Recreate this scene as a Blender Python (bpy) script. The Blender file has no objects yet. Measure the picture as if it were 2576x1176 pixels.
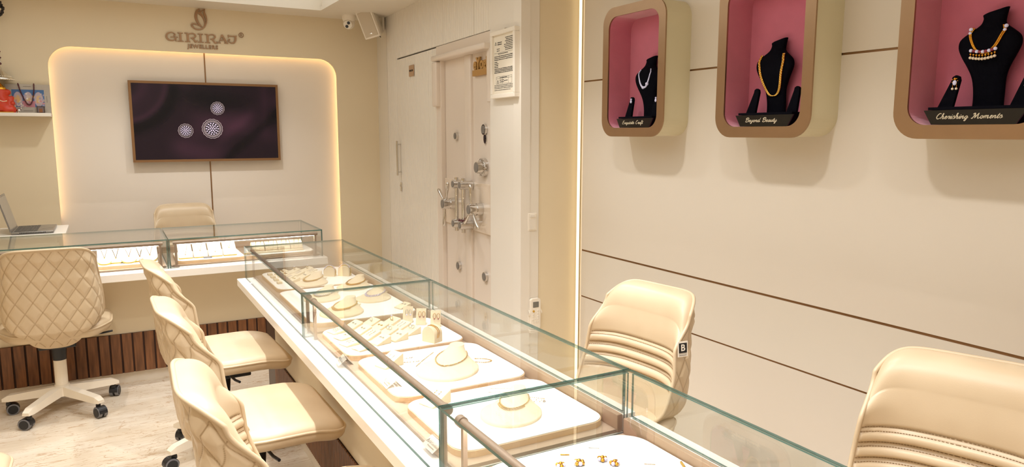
import bpy, bmesh, math, random
from mathutils import Vector, Matrix
random.seed(7)
PI = math.pi
S = bpy.context.scene
COL = S.collection

# ---------------------------------------------------------------- camera
F_PX = 1815.5
cd = bpy.data.cameras.new('camera'); cam = bpy.data.objects.new('camera', cd); COL.objects.link(cam)
cd.sensor_width = 36.0; cd.lens = F_PX / 2576 * 36.0; cd.clip_start = 0.02; cd.clip_end = 60
YAW, PITCH, ROLL = 0.509194, 0.138548, 0.000878
fw = Vector((math.sin(YAW)*math.cos(PITCH), math.cos(YAW)*math.cos(PITCH), -math.sin(PITCH)))
rt = Vector((math.cos(YAW), -math.sin(YAW), 0)); up = rt.cross(fw)
r2 = rt*math.cos(ROLL) + up*math.sin(ROLL); u2 = -rt*math.sin(ROLL) + up*math.cos(ROLL)
cam.matrix_world = Matrix(((r2.x, u2.x, -fw.x, 0), (r2.y, u2.y, -fw.y, 0), (r2.z, u2.z, -fw.z, 1.57), (0, 0, 0, 1)))
S.camera = cam

# ---------------------------------------------------------------- world, exposure, lights
S.view_settings.view_transform = 'Standard'; S.view_settings.look = 'None'
S.view_settings.exposure = -0.2; S.view_settings.gamma = 1.0; S.view_settings.use_curve_mapping = False
S.cycles.transparent_max_bounces = 40
S.cycles.max_bounces = 10; S.cycles.diffuse_bounces = 5; S.cycles.glossy_bounces = 5
S.cycles.caustics_reflective = False; S.cycles.caustics_refractive = False
S.cycles.sample_clamp_indirect = 4.0
w = bpy.data.worlds.new('world'); S.world = w; w.use_nodes = True
w.node_tree.nodes['Background'].inputs[0].default_value = (1.0, 0.94, 0.87, 1)
w.node_tree.nodes['Background'].inputs[1].default_value = 0.55
WARM = (1.0, 0.978, 0.955)
def area(name, loc, rot, sx, sy, power, color=WARM, spread=None):
    l = bpy.data.lights.new(name, 'AREA'); l.shape = 'RECTANGLE'; l.size = sx; l.size_y = sy
    l.energy = power; l.color = color
    if spread: l.spread = spread
    o = bpy.data.objects.new(name, l); COL.objects.link(o); o.location = loc; o.rotation_euler = rot
    return o
def spot(name, loc, target, power, size=75, blend=0.5, radius=0.03, color=WARM):
    l = bpy.data.lights.new(name, 'SPOT'); l.energy = power; l.color = color
    l.spot_size = math.radians(size); l.spot_blend = blend; l.shadow_soft_size = radius
    o = bpy.data.objects.new(name, l); COL.objects.link(o); o.location = loc
    o.rotation_euler = (Vector(target) - Vector(loc)).to_track_quat('-Z', 'Y').to_euler()
    return o
area('ceiling_soft_light', (0.3, 3.6, 2.70), (0, 0, 0), 2.2, 4.6, 10)
area('ceiling_soft_light', (0.6, -0.6, 2.575), (0, 0, 0), 3.0, 1.6, 12)  # unseen fill light added behind the camera
for y in (0.6, 1.5, 2.4, 3.3, 4.2):
    spot('downlight_beam', (0.66, y, 2.57), (0.66, y, 0), 90 if y < 3 else 55, 105, 0.6, 0.02)
for y in (0.8, 1.7, 2.6, 3.5):
    spot('downlight_beam', (1.50, y, 2.57), (1.56, y, 0), 38 if y > 1 else 28, 110, 0.6, 0.04)
for y in (1.6, 2.9, 4.2):
    spot('downlight_beam', (-0.25, y, 2.57), (-0.2, y, 0), 58, 105, 0.6, 0.02)
for x in (0.1, 0.9):
    spot('downlight_beam', (x, 5.75, 2.57), (x, 5.9, 0), 34, 110, 0.6, 0.035)

# ---------------------------------------------------------------- materials
def lin(c): return tuple((v/12.92 if v <= 0.04045 else ((v+0.055)/1.055)**2.4) for v in c)
def hexc(h): h = h.lstrip('#'); return lin([int(h[i:i+2], 16)/255 for i in (0, 2, 4)])
def nt(name):
    m = bpy.data.materials.new(name); m.use_nodes = True; t = m.node_tree; t.nodes.clear()
    out = t.nodes.new('ShaderNodeOutputMaterial'); return m, t, out
def pbr(name, col, rough=0.5, metal=0.0, noise=0.03, nscale=8.0, bump=0.0, bscale=200.0, emit=None, estr=0.0, spec=0.5, sheen=0.0, coat=0.0):
    m, t, out = nt(name); b = t.nodes.new('ShaderNodeBsdfPrincipled'); t.links.new(b.outputs[0], out.inputs[0])
    c = hexc(col) if isinstance(col, str) else col
    tc = t.nodes.new('ShaderNodeTexCoord'); n = t.nodes.new('ShaderNodeTexNoise'); n.inputs['Scale'].default_value = nscale
    n.inputs['Detail'].default_value = 3; t.links.new(tc.outputs['Object'], n.inputs['Vector'])
    mr = t.nodes.new('ShaderNodeMapRange'); mr.inputs['To Min'].default_value = 1-noise; mr.inputs['To Max'].default_value = 1+noise
    t.links.new(n.outputs[0], mr.inputs[0])
    mx = t.nodes.new('ShaderNodeVectorMath'); mx.operation = 'SCALE'; mx.inputs[0].default_value = c
    t.links.new(mr.outputs[0], mx.inputs['Scale']); t.links.new(mx.outputs[0], b.inputs['Base Color'])
    b.inputs['Roughness'].default_value = rough; b.inputs['Metallic'].default_value = metal
    b.inputs['Specular IOR Level'].default_value = spec
    if sheen: b.inputs['Sheen Weight'].default_value = sheen
    if coat: b.inputs['Coat Weight'].default_value = coat
    if emit: b.inputs['Emission Color'].default_value = (*hexc(emit), 1); b.inputs['Emission Strength'].default_value = estr
    if bump:
        n2 = t.nodes.new('ShaderNodeTexNoise'); n2.inputs['Scale'].default_value = bscale
        t.links.new(tc.outputs['Object'], n2.inputs['Vector'])
        bp = t.nodes.new('ShaderNodeBump'); bp.inputs['Strength'].default_value = bump; bp.inputs['Distance'].default_value = 0.002
        t.links.new(n2.outputs[0], bp.inputs['Height']); t.links.new(bp.outputs[0], b.inputs['Normal'])
    return m
def emission(name, col, s):
    m, t, out = nt(name); e = t.nodes.new('ShaderNodeEmission'); t.links.new(e.outputs[0], out.inputs[0])
    e.inputs[0].default_value = (*(hexc(col) if isinstance(col, str) else col), 1); e.inputs[1].default_value = s; return m
def glass(name, tint, refl=0.9, f0=0.04, diff=None, dmix=0.0):
    m, t, out = nt(name)
    tr = t.nodes.new('ShaderNodeBsdfTransparent'); tr.inputs[0].default_value = (*tint, 1)
    gl = t.nodes.new('ShaderNodeBsdfGlossy'); gl.inputs['Roughness'].default_value = 0.0; gl.inputs['Color'].default_value = (refl, refl, refl, 1)
    # Schlick reflectance, the same from both sides of the slab
    ge = t.nodes.new('ShaderNodeNewGeometry'); dt_ = t.nodes.new('ShaderNodeVectorMath'); dt_.operation = 'DOT_PRODUCT'
    t.links.new(ge.outputs['Incoming'], dt_.inputs[0]); t.links.new(ge.outputs['Normal'], dt_.inputs[1])
    def mth(op, a, b_=None, v=None):
        n_ = t.nodes.new('ShaderNodeMath'); n_.operation = op; t.links.new(a, n_.inputs[0])
        if v is not None: n_.inputs[1].default_value = v
        return n_.outputs[0]
    one = t.nodes.new('ShaderNodeMath'); one.operation = 'SUBTRACT'; one.inputs[0].default_value = 1.0; t.links.new(mth('ABSOLUTE', dt_.outputs['Value']), one.inputs[1])
    fz = mth('ADD', mth('MULTIPLY', mth('POWER', one.outputs[0], v=5.0), v=0.9), v=f0)
    mx = t.nodes.new('ShaderNodeMixShader'); t.links.new(fz, mx.inputs[0])
    last = tr.outputs[0]
    if diff:
        df = t.nodes.new('ShaderNodeBsdfDiffuse'); df.inputs[0].default_value = (*diff, 1)
        m2 = t.nodes.new('ShaderNodeMixShader'); m2.inputs[0].default_value = dmix
        t.links.new(tr.outputs[0], m2.inputs[1]); t.links.new(df.outputs[0], m2.inputs[2]); last = m2.outputs[0]
    t.links.new(last, mx.inputs[1]); t.links.new(gl.outputs[0], mx.inputs[2]); t.links.new(mx.outputs[0], out.inputs[0])
    return m
def vcol(name, emit=0.0, rough=0.5):
    m, t, out = nt(name); a = t.nodes.new('ShaderNodeAttribute'); a.attribute_name = 'pic'
    if emit:
        b = t.nodes.new('ShaderNodeBsdfPrincipled'); b.inputs['Roughness'].default_value = 0.25; b.inputs['Specular IOR Level'].default_value = 0.25
        t.links.new(a.outputs['Color'], b.inputs['Base Color']); t.links.new(a.outputs['Color'], b.inputs['Emission Color']); b.inputs['Emission Strength'].default_value = emit
        t.links.new(b.outputs[0], out.inputs[0])
    else:
        b = t.nodes.new('ShaderNodeBsdfPrincipled'); b.inputs['Roughness'].default_value = rough
        t.links.new(a.outputs['Color'], b.inputs['Base Color']); t.links.new(b.outputs[0], out.inputs[0])
    return m
M = {}
M['cream'] = pbr('cream_paint', '#e2d3b6', 0.55, noise=0.015, nscale=3)
M['panelw'] = pbr('pale_laminate', '#e4dace', 0.32, noise=0.012, nscale=3)
M['wallr'] = pbr('warm_wall_laminate', '#dcd3c6', 0.30, noise=0.015, nscale=2.5)
M['wallr2'] = pbr('reflection_tinted_laminate', '#dbd3c6', 0.22, noise=0.012, nscale=2.5)  # greenish reflection on the low wall band is put into this tint
M['fluted'] = pbr('fluted_white', '#e6dfd3', 0.45, noise=0.01)
M['offwhite'] = pbr('offwhite_laminate', '#e6dfd4', 0.35, noise=0.01)
M['safe'] = pbr('safe_paint', '#e2d5c8', 0.28, noise=0.012, nscale=4)
M['bronze'] = pbr('brushed_bronze', '#a88a6c', 0.30, metal=0.85, noise=0.05, nscale=20)
M['bronzed'] = pbr('dark_bronze_inlay', '#8d6a48', 0.4, metal=0.7, noise=0.04)
M['sidecream'] = pbr('pale_gold_laminate', '#d9d1b3', 0.38, noise=0.02)
M['pink'] = pbr('rose_velvet', '#c96f86', 0.85, noise=0.10, nscale=14, bump=0.3, bscale=300, sheen=0.6)
M['black'] = pbr('black_velvet', '#0d0d14', 0.95, noise=0.3, nscale=60, spec=0.05, bump=0.2, bscale=500)
M['blackacr'] = pbr('black_acrylic', '#08070b', 0.12, spec=0.6)
M['gold'] = pbr('gold', '#d9a038', 0.22, metal=1.0, noise=0.08, nscale=90)
M['palegold'] = pbr('pale_gold', '#e6c878', 0.2, metal=1.0, noise=0.05, nscale=90)
M['silver'] = pbr('silver', '#dcdad6', 0.18, metal=1.0, noise=0.05, nscale=90)
M['gem'] = pbr('diamond_white', '#c8c6ea', 0.08, spec=1.0, emit='#ffffff', estr=0.15)  # stones carry an added faint glow, though they are no lamps
M['ruby'] = pbr('ruby', '#8c1430', 0.1, spec=1.0)
M['pearl'] = pbr('pearl', '#f0e2c8', 0.15, spec=0.9)
M['beadblack'] = pbr('black_beads', '#18161a', 0.25)
M['chrome'] = pbr('chrome', '#d8d4cf', 0.10, metal=1.0, noise=0.02)
M['greydisc'] = pbr('grey_disc', '#77716b', 0.35)
M['whitemetal'] = pbr('white_powdercoat', '#eae0cf', 0.35, noise=0.01)
M['blackpl'] = pbr('black_plastic', '#1b1c20', 0.4)
M['greyrub'] = pbr('grey_rubber', '#77767a', 0.6)
M['tray'] = pbr('tray_white_velvet', '#f6f1ea', 0.8, noise=0.02, nscale=30)
M['trayside'] = pbr('tray_side_tan', '#d9b78f', 0.7, noise=0.03)
M['velvetc'] = pbr('cream_velvet', '#e8d6b5', 0.8, noise=0.03, nscale=40, sheen=0.2)
M['bustc'] = pbr('bust_suede', '#e2cdac', 0.85, noise=0.04, nscale=40, sheen=0.2)
M['deck'] = pbr('beige_deck', '#a58e79', 0.6, noise=0.04, nscale=6)
M['rail'] = pbr('beige_wood_rail', '#ad9279', 0.6, noise=0.06, nscale=9)
M['led_bar'] = pbr('rose_brown_bar', '#96806f', 0.38, metal=0.3, noise=0.03)
M['ledge'] = pbr('white_ledge', '#f4eee5', 0.25, noise=0.01)
M['plinth'] = pbr('white_plinth', '#e6dccd', 0.35)
M['darkwood'] = pbr('dark_laminate', '#4a3a30', 0.4, noise=0.1)
M['ceil'] = pbr('ceiling_paint', '#e6ded0', 0.6, noise=0.01)
M['cove'] = emission('cove_glow', '#fffaee', 1.25)
M['tagplate'] = pbr('tag_plate', '#b8987a', .4, metal=.3)
M['led'] = emission('led_warm', '#ffd79c', 14.0)
M['led2'] = emission('led_warm_strong', '#ffe6b8', 2.4)
M['ledcase'] = emission('led_case', '#fff4e2', 26.0)
M['lampface'] = emission('lamp_face', '#fff1da', 12.0)
M['glass'] = glass('clear_glass', (0.985, 0.992, 0.985))
M['gedge'] = glass('glass_edge_green', (0.22, 0.38, 0.36), 0.9, 0.05, hexc('#4c726d'), 0.6)
M['screenglass'] = pbr('laptop_screen', '#8a8580', 0.15)
M['laptop'] = pbr('laptop_silver', '#8f8b86', 0.3, metal=0.7)
M['keys'] = pbr('laptop_keys', '#4b4844', 0.5)
M['white'] = pbr('white_plastic', '#efe7da', 0.35)
M['paper'] = pbr('paper', '#e9e0cf', 0.6)
M['ink'] = pbr('ink', '#2c2a28', 0.7)
M['greyscreen'] = pbr('lcd_grey', '#77746c', 0.3)
M['yellowbtn'] = pbr('amber_button', '#c99a2c', 0.4)
M['red'] = pbr('vermilion', '#c8391b', 0.4, noise=0.15, nscale=30)
M['maroon'] = pbr('maroon', '#5b2a2e', 0.5, noise=0.1, nscale=90)
M['darkorn'] = pbr('dark_ornament', '#2a2321', 0.6)
M['goldply'] = pbr('gold_ply', '#bd9355', 0.4, metal=0.5)
M['yellowed'] = pbr('yellow_pad_edge', '#e8cc62', 0.7)
M['blackmat'] = pbr('black_matte', '#141316', 0.6)
M['logo'] = pbr('logo_bronze', '#a27e5c', 0.4, metal=0.35)
M['grille'] = pbr('speaker_grille', '#cfc2ad', 0.8, bump=0.3, bscale=900)
M['card'] = pbr('clear_card', '#cfc7ba', 0.15, spec=0.6)
M['printgrey'] = pbr('print_grey', '#8d857c', 0.6)
M['greygreen'] = pbr('cabinet_side', '#d6cbb0', 0.4)

def leather(name, quilt):
    m, t, out = nt(name); b = t.nodes.new('ShaderNodeBsdfPrincipled'); t.links.new(b.outputs[0], out.inputs[0])
    b.inputs['Roughness'].default_value = 0.36; b.inputs['Specular IOR Level'].default_value = 0.45
    tc = t.nodes.new('ShaderNodeTexCoord')
    n = t.nodes.new('ShaderNodeTexNoise'); n.inputs['Scale'].default_value = 5; t.links.new(tc.outputs['Object'], n.inputs['Vector'])
    cr = t.nodes.new('ShaderNodeValToRGB'); cr.color_ramp.elements[0].color = (*hexc('#c5af90'), 1); cr.color_ramp.elements[1].color = (*hexc('#d1bd9f'), 1)
    cr.color_ramp.elements[0].position = 0.3; cr.color_ramp.elements[1].position = 0.7
    t.links.new(n.outputs[0], cr.inputs[0])
    if quilt:
        a = t.nodes.new('ShaderNodeAttribute'); a.attribute_name = 'seam'
        mx = t.nodes.new('ShaderNodeMix'); mx.data_type = 'RGBA'
        t.links.new(a.outputs['Fac'], mx.inputs['Factor']); t.links.new(cr.outputs[0], mx.inputs[6]); mx.inputs[7].default_value = (*hexc('#8d6f48'), 1)
        t.links.new(mx.outputs[2], b.inputs['Base Color'])
    else: t.links.new(cr.outputs[0], b.inputs['Base Color'])
    n2 = t.nodes.new('ShaderNodeTexNoise'); n2.inputs['Scale'].default_value = 350; t.links.new(tc.outputs['Object'], n2.inputs['Vector'])
    bp = t.nodes.new('ShaderNodeBump'); bp.inputs['Strength'].default_value = 0.12; bp.inputs['Distance'].default_value = 0.001
    t.links.new(n2.outputs[0], bp.inputs['Height']); t.links.new(bp.outputs[0], b.inputs['Normal'])
    return m
M['leather'] = leather('beige_leather', False); M['quilt'] = leather('beige_quilted_leather', True)

def slatwood():
    m, t, out = nt('walnut_slats'); b = t.nodes.new('ShaderNodeBsdfPrincipled'); t.links.new(b.outputs[0], out.inputs[0])
    tc = t.nodes.new('ShaderNodeTexCoord'); mp = t.nodes.new('ShaderNodeMapping'); mp.inputs['Scale'].default_value = (30, 30, 3)
    t.links.new(tc.outputs['Object'], mp.inputs[0]); n = t.nodes.new('ShaderNodeTexNoise'); n.inputs['Scale'].default_value = 2; n.inputs['Detail'].default_value = 6
    t.links.new(mp.outputs[0], n.inputs['Vector']); cr = t.nodes.new('ShaderNodeValToRGB')
    cr.color_ramp.elements[0].color = (*hexc('#5d3a22'), 1); cr.color_ramp.elements[1].color = (*hexc('#8d5c38'), 1)
    cr.color_ramp.elements[0].position = 0.3; cr.color_ramp.elements[1].position = 0.72
    t.links.new(n.outputs[0], cr.inputs[0]); t.links.new(cr.outputs[0], b.inputs['Base Color']); b.inputs['Roughness'].default_value = 0.42
    return m
M['slat'] = slatwood(); M['slatgap'] = pbr('slat_gap', '#3a2115', 0.7)
def marble():
    m, t, out = nt('beige_marble'); b = t.nodes.new('ShaderNodeBsdfPrincipled'); t.links.new(b.outputs[0], out.inputs[0])
    tc = t.nodes.new('ShaderNodeTexCoord'); mp = t.nodes.new('ShaderNodeMapping'); mp.inputs['Scale'].default_value = (1.0, 3.2, 1); mp.inputs['Rotation'].default_value = (0, 0, 0.12)
    t.links.new(tc.outputs['Object'], mp.inputs[0])
    n = t.nodes.new('ShaderNodeTexNoise'); n.inputs['Scale'].default_value = 2.2; n.inputs['Detail'].default_value = 8; n.inputs['Roughness'].default_value = 0.62; t.links.new(mp.outputs[0], n.inputs['Vector'])
    base = t.nodes.new('ShaderNodeValToRGB'); base.color_ramp.elements[0].color = (*hexc('#d4c3ab'), 1); base.color_ramp.elements[1].color = (*hexc('#e7dccb'), 1)
    base.color_ramp.elements[0].position = 0.3; base.color_ramp.elements[1].position = 0.65; t.links.new(n.outputs[0], base.inputs[0])
    def veins(scale, width):
        n1 = t.nodes.new('ShaderNodeTexNoise'); n1.inputs['Scale'].default_value = scale; n1.inputs['Detail'].default_value = 5; n1.inputs['Distortion'].default_value = 0.6
        t.links.new(mp.outputs[0], n1.inputs['Vector'])
        s = t.nodes.new('ShaderNodeMath'); s.operation = 'SUBTRACT'; s.inputs[1].default_value = 0.5; t.links.new(n1.outputs[0], s.inputs[0])
        ab = t.nodes.new('ShaderNodeMath'); ab.operation = 'ABSOLUTE'; t.links.new(s.outputs[0], ab.inputs[0])
        mr = t.nodes.new('ShaderNodeMapRange'); mr.inputs['From Min'].default_value = 0; mr.inputs['From Max'].default_value = width; mr.inputs['To Min'].default_value = 1; mr.inputs['To Max'].default_value = 0
        t.links.new(ab.outputs[0], mr.inputs[0]); return mr
    v1, v2 = veins(3.1, 0.012), veins(6.5, 0.010)
    mxm = t.nodes.new('ShaderNodeMath'); mxm.operation = 'MAXIMUM'; t.links.new(v1.outputs[0], mxm.inputs[0]); t.links.new(v2.outputs[0], mxm.inputs[1])
    n4 = t.nodes.new('ShaderNodeTexNoise'); n4.inputs['Scale'].default_value = 1.8; t.links.new(tc.outputs['Object'], n4.inputs['Vector'])
    mu = t.nodes.new('ShaderNodeMath'); mu.operation = 'MULTIPLY'; t.links.new(mxm.outputs[0], mu.inputs[0]); mu.inputs[1].default_value = .6
    mx = t.nodes.new('ShaderNodeMix'); mx.data_type = 'RGBA'; t.links.new(mu.outputs[0], mx.inputs['Factor']); t.links.new(base.outputs[0], mx.inputs[6]); mx.inputs[7].default_value = (*hexc('#b0875c'), 1)
    t.links.new(mx.outputs[2], b.inputs['Base Color']); b.inputs['Roughness'].default_value = 0.16
    return m
M['marble'] = marble()

# ---------------------------------------------------------------- mesh helpers
class MB:
    def __init__(s): s.v = []; s.f = []; s.mi = []; s.sm = []
    def add(s, v, f, mi=0, smooth=False, xf=None):
        o = len(s.v)
        s.v += [tuple(xf @ Vector(p)) if xf else tuple(p) for p in v]
        s.f += [tuple(i+o for i in q) for q in f]; s.mi += [mi]*len(f); s.sm += [smooth]*len(f); return s
    def bm(s, b, mi=0, smooth=False, xf=None):
        b.verts.ensure_lookup_table(); b.verts.index_update()
        r = s.add([v.co.copy() for v in b.verts], [[v.index for v in f.verts] for f in b.faces], mi, smooth, xf); b.free(); return r
    def box(s, x0, x1, y0, y1, z0, z1, mi=0, bev=0.0, seg=2, xf=None):
        b = bmesh.new(); bmesh.ops.create_cube(b, size=1)
        bmesh.ops.scale(b, vec=(abs(x1-x0), abs(y1-y0), abs(z1-z0)), verts=b.verts)
        bmesh.ops.translate(b, vec=((x0+x1)/2, (y0+y1)/2, (z0+z1)/2), verts=b.verts)
        if bev: bmesh.ops.bevel(b, geom=list(b.edges), offset=bev, segments=seg, profile=0.5, affect='EDGES')
        return s.bm(b, mi, bool(bev) and seg > 2, xf)
    def pane(s, x0, x1, y0, y1, z0, z1):           # glass slab: big faces glass (0), edges green (1)
        v = [(x, y, z) for x in (x0, x1) for y in (y0, y1) for z in (z0, z1)]
        d = [abs(x1-x0), abs(y1-y0), abs(z1-z0)]; th = d.index(min(d))
        F = [((0, 1, 3, 2), 0), ((4, 6, 7, 5), 0), ((0, 4, 5, 1), 1), ((2, 3, 7, 6), 1), ((0, 2, 6, 4), 2), ((1, 5, 7, 3), 2)]
        for q, ax in F: s.add([v[i] for i in q], [(0, 1, 2, 3)], 0 if ax == th else 1)
        return s
    def cyl(s, p0, p1, r0, r1=None, n=20, mi=0, cap=True, smooth=True):
        p0, p1 = Vector(p0), Vector(p1); r1 = r0 if r1 is None else r1; d = (p1-p0)
        q = d.to_track_quat('Z', 'Y'); a, b = q @ Vector((1, 0, 0)), q @ Vector((0, 1, 0))
        v = []
        for p, r in ((p0, r0), (p1, r1)):
            for i in range(n): t = 2*PI*i/n; v.append(p + a*math.cos(t)*r + b*math.sin(t)*r)
        s.add(v, [(i, (i+1) % n, n+(i+1) % n, n+i) for i in range(n)], mi, smooth)
        if cap: s.add(v[:n], [tuple(range(n))[::-1]], mi, False); s.add(v[n:], [tuple(range(n))], mi, False)
        return s
    def sph(s, c, r, mi=0, sub=1, sc=(1, 1, 1)):
        b = bmesh.new(); bmesh.ops.create_icosphere(b, subdivisions=sub, radius=r)
        bmesh.ops.scale(b, vec=sc, verts=b.verts); bmesh.ops.translate(b, vec=c, verts=b.verts); return s.bm(b, mi, True)
    def tube(s, pts, r, n=8, mi=0, closed=False, smooth=True):
        P = [Vector(p) for p in pts]; k = len(P); v = []; up = Vector((0, 0, 1)); a = None
        for i, p in enumerate(P):
            d = (P[(i+1) % k]-P[(i-1) % k]) if closed else (P[min(i+1, k-1)]-P[max(i-1, 0)])
            d.normalize()
            if a is None: a = d.cross(up); a = a if a.length > .05 else d.cross(Vector((1, 0, 0)))
            a = a - d*a.dot(d); a.normalize(); b = d.cross(a); rr = r[i] if isinstance(r, (list, tuple)) else r
            for j in range(n): t = 2*PI*j/n; v.append(p+a*math.cos(t)*rr+b*math.sin(t)*rr)
        f = []
        for i in range(k if closed else k-1):
            i2 = (i+1) % k
            for j in range(n): j2 = (j+1) % n; f.append((i*n+j, i*n+j2, i2*n+j2, i2*n+j))
        s.add(v, f, mi, smooth)
        if not closed: s.add(v[:n], [tuple(range(n))[::-1]], mi); s.add(v[-n:], [tuple(range(n))], mi)
        return s
    def lathe(s, prof, n=24, mi=0, c=(0, 0, 0), sc=(1, 1)):
        v = [(c[0]+r*math.cos(2*PI*i/n)*sc[0], c[1]+r*math.sin(2*PI*i/n)*sc[1], c[2]+z) for r, z in prof for i in range(n)]
        f = [(a*n+i, a*n+(i+1) % n, (a+1)*n+(i+1) % n, (a+1)*n+i) for a in range(len(prof)-1) for i in range(n)]
        s.add(v, f, mi, True)
        if prof[0][0] > 1e-4: s.add(v[:n], [tuple(range(n))[::-1]], mi)
        if prof[-1][0] > 1e-4: s.add(v[-n:], [tuple(range(n))], mi)
        return s
    def prism(s, pts, z0, z1, mi=0, mis=None, xf=None, smooth=False, cap=True):   # polygon in xy extruded in z
        n = len(pts); v = [(p[0], p[1], z0) for p in pts]+[(p[0], p[1], z1) for p in pts]
        if cap: s.add(v[:n], [tuple(range(n))[::-1]], mi, False, xf); s.add(v[n:], [tuple(range(n))], mi, False, xf)
        s.add(v, [(i, (i+1) % n, n+(i+1) % n, n+i) for i in range(n)], mi if mis is None else mis, smooth, xf); return s
    def ribbon(s, pts, wd, z0, z1, mi=0, xf=None):     # thick flat stroke, in xy, extruded
        P = [Vector((p[0], p[1])) for p in pts]; k = len(P); L = []; R = []
        for i, p in enumerate(P):
            d = P[min(i+1, k-1)]-P[max(i-1, 0)]; d.normalize(); n = Vector((-d.y, d.x)); ww = (wd[i] if isinstance(wd, (list, tuple)) else wd)/2
            L.append(p+n*ww); R.append(p-n*ww)
        for i in range(k-1):
            s.prism([R[i], R[i+1], L[i+1], L[i]], z0, z1+(i % 4)*.00006, mi, None, xf)
        return s
    def build(s, name, mats, parent=None, wn=False):
        me = bpy.data.meshes.new(name); me.from_pydata(s.v, [], s.f)
        for m in (mats if isinstance(mats, (list, tuple)) else [mats]): me.materials.append(M[m] if isinstance(m, str) else m)
        me.polygons.foreach_set('material_index', s.mi); me.polygons.foreach_set('use_smooth', s.sm); me.update()
        o = bpy.data.objects.new(name, me); COL.objects.link(o)
        if parent: o.parent = parent
        return o
def tag(o, label=None, cat=None, group=None, kind=None):
    if label: o['label'] = label
    if cat: o['category'] = cat
    if group: o['group'] = group
    if kind: o['kind'] = kind
    return o
def thing(name, label, cat, loc=(0, 0, 0), rz=0, group=None):
    o = bpy.data.objects.new(name, None); COL.objects.link(o); o.empty_display_size = 0.05
    o.location = loc; o.rotation_euler = (0, 0, rz); return tag(o, label, cat, group)
def struct(name, mb, mats, parent=None):
    o = mb.build(name, mats, parent)
    if not parent: o['kind'] = 'structure'
    return o
def dup(root, loc, rz, label, group=None):
    r = root.copy(); COL.objects.link(r); r.location = loc; r.rotation_euler = (0, 0, rz); r['label'] = label
    if group: r['group'] = group
    for ch in list(root.children):
        c = ch.copy(); COL.objects.link(c); c.parent = r
        for g in list(ch.children):
            d = g.copy(); COL.objects.link(d); d.parent = c
    return r
def rrect(x0, x1, y0, y1, r, n=8):
    pts = []
    for cx, cy, a in ((x1-r, y1-r, 0), (x0+r, y1-r, 90), (x0+r, y0+r, 180), (x1-r, y0+r, 270)):
        for i in range(n+1): t = math.radians(a+90*i/n); pts.append((cx+r*math.cos(t), cy+r*math.sin(t)))
    return pts
def spline(pts, k=6, closed=False):
    P = [Vector(p) for p in pts]; n = len(P); out = []
    for i in range(n if closed else n-1):
        g = (lambda j: P[j % n]) if closed else (lambda j: P[max(0, min(n-1, j))])
        a, b, c, d = g(i-1), g(i), g(i+1), g(i+2)
        for q in range(k):
            t = q/k; out.append(0.5*((2*b)+(c-a)*t+(2*a-5*b+4*c-d)*t*t+(3*b-a-3*c+d)*t**3))
    if not closed: out.append(P[-1])
    return out
def text(name, s, size, mat, parent, loc, rot, ext=0.001, shear=0.0, offset=0.0, align='CENTER', sx=1.0, spacing=1.0):
    cu = bpy.data.curves.new('txt', 'FONT'); cu.body = s; cu.size = size; cu.extrude = ext; cu.shear = shear; cu.offset = offset
    cu.align_x = align; cu.align_y = 'CENTER'; cu.space_character = spacing; cu.resolution_u = 3
    o = bpy.data.objects.new('txt', cu); COL.objects.link(o); bpy.context.view_layer.update()
    me = bpy.data.meshes.new_from_object(o.evaluated_get(bpy.context.evaluated_depsgraph_get())); bpy.data.objects.remove(o)
    me.materials.clear(); me.materials.append(M[mat]); o = bpy.data.objects.new(name, me); COL.objects.link(o)
    o.location = loc; o.rotation_euler = rot; o.scale = (sx, 1, 1); o.parent = parent; return o
XYZ_BACK = Matrix(((1, 0, 0, 0), (0, 0, -1, 0), (0, 1, 0, 0), (0, 0, 0, 1)))    # drawing plane xy -> world xz, thickness towards -Y
XYZ_RIGHT = Matrix(((0, 0, -1, 0), (-1, 0, 0, 0), (0, 1, 0, 0), (0, 0, 0, 1)))  # drawing x -> -Y, y -> Z, thickness towards -X
def ss(a, b, x): t = max(0, min(1, (x-a)/(b-a))); return t*t*(3-2*t)

#@@STRUCTURE
# ---------------------------------------------------------------- setting
WX = 2.50; WY = 6.70; CZ = 2.60; LX = -1.65; FY = -1.6
SA = math.atan2(6.7-3.69, 2.285-2.12); SP = (2.12, 3.69, 0)     # safe wall frame: local x along wall away, y towards the room
struct('floor', MB().box(LX-.1, WX+.6, FY-.1, WY+.2, -.1, 0), 'marble')
b = MB()
TX0, TX1, TY0, TY1 = -1.2, 1.66, 0.9, 6.26
b.box(LX-.1, TX0, FY-.1, WY+.2, CZ, CZ+.25); b.box(TX1, WX+.6, FY-.1, WY+.2, CZ, CZ+.25)
b.box(TX0, TX1, FY-.1, TY0, CZ, CZ+.25); b.box(TX0, TX1, TY1, WY+.2, CZ, CZ+.25)
struct('ceiling', b, 'ceil')
g = tag(MB().box(TX0, TX1, TY0, TY1, CZ+.14, CZ+.2).build('ceiling_light_panel', 'cove'), 'long bright recessed ceiling light panel above the counters', 'ceiling light')
b = MB().box(TX1-.012, TX1, TY0, TY1, CZ-.012, CZ+.02).box(TX0, TX1, TY1-.012, TY1, CZ-.012, CZ+.02)
struct('trim_1', b, 'ceil')
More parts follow.
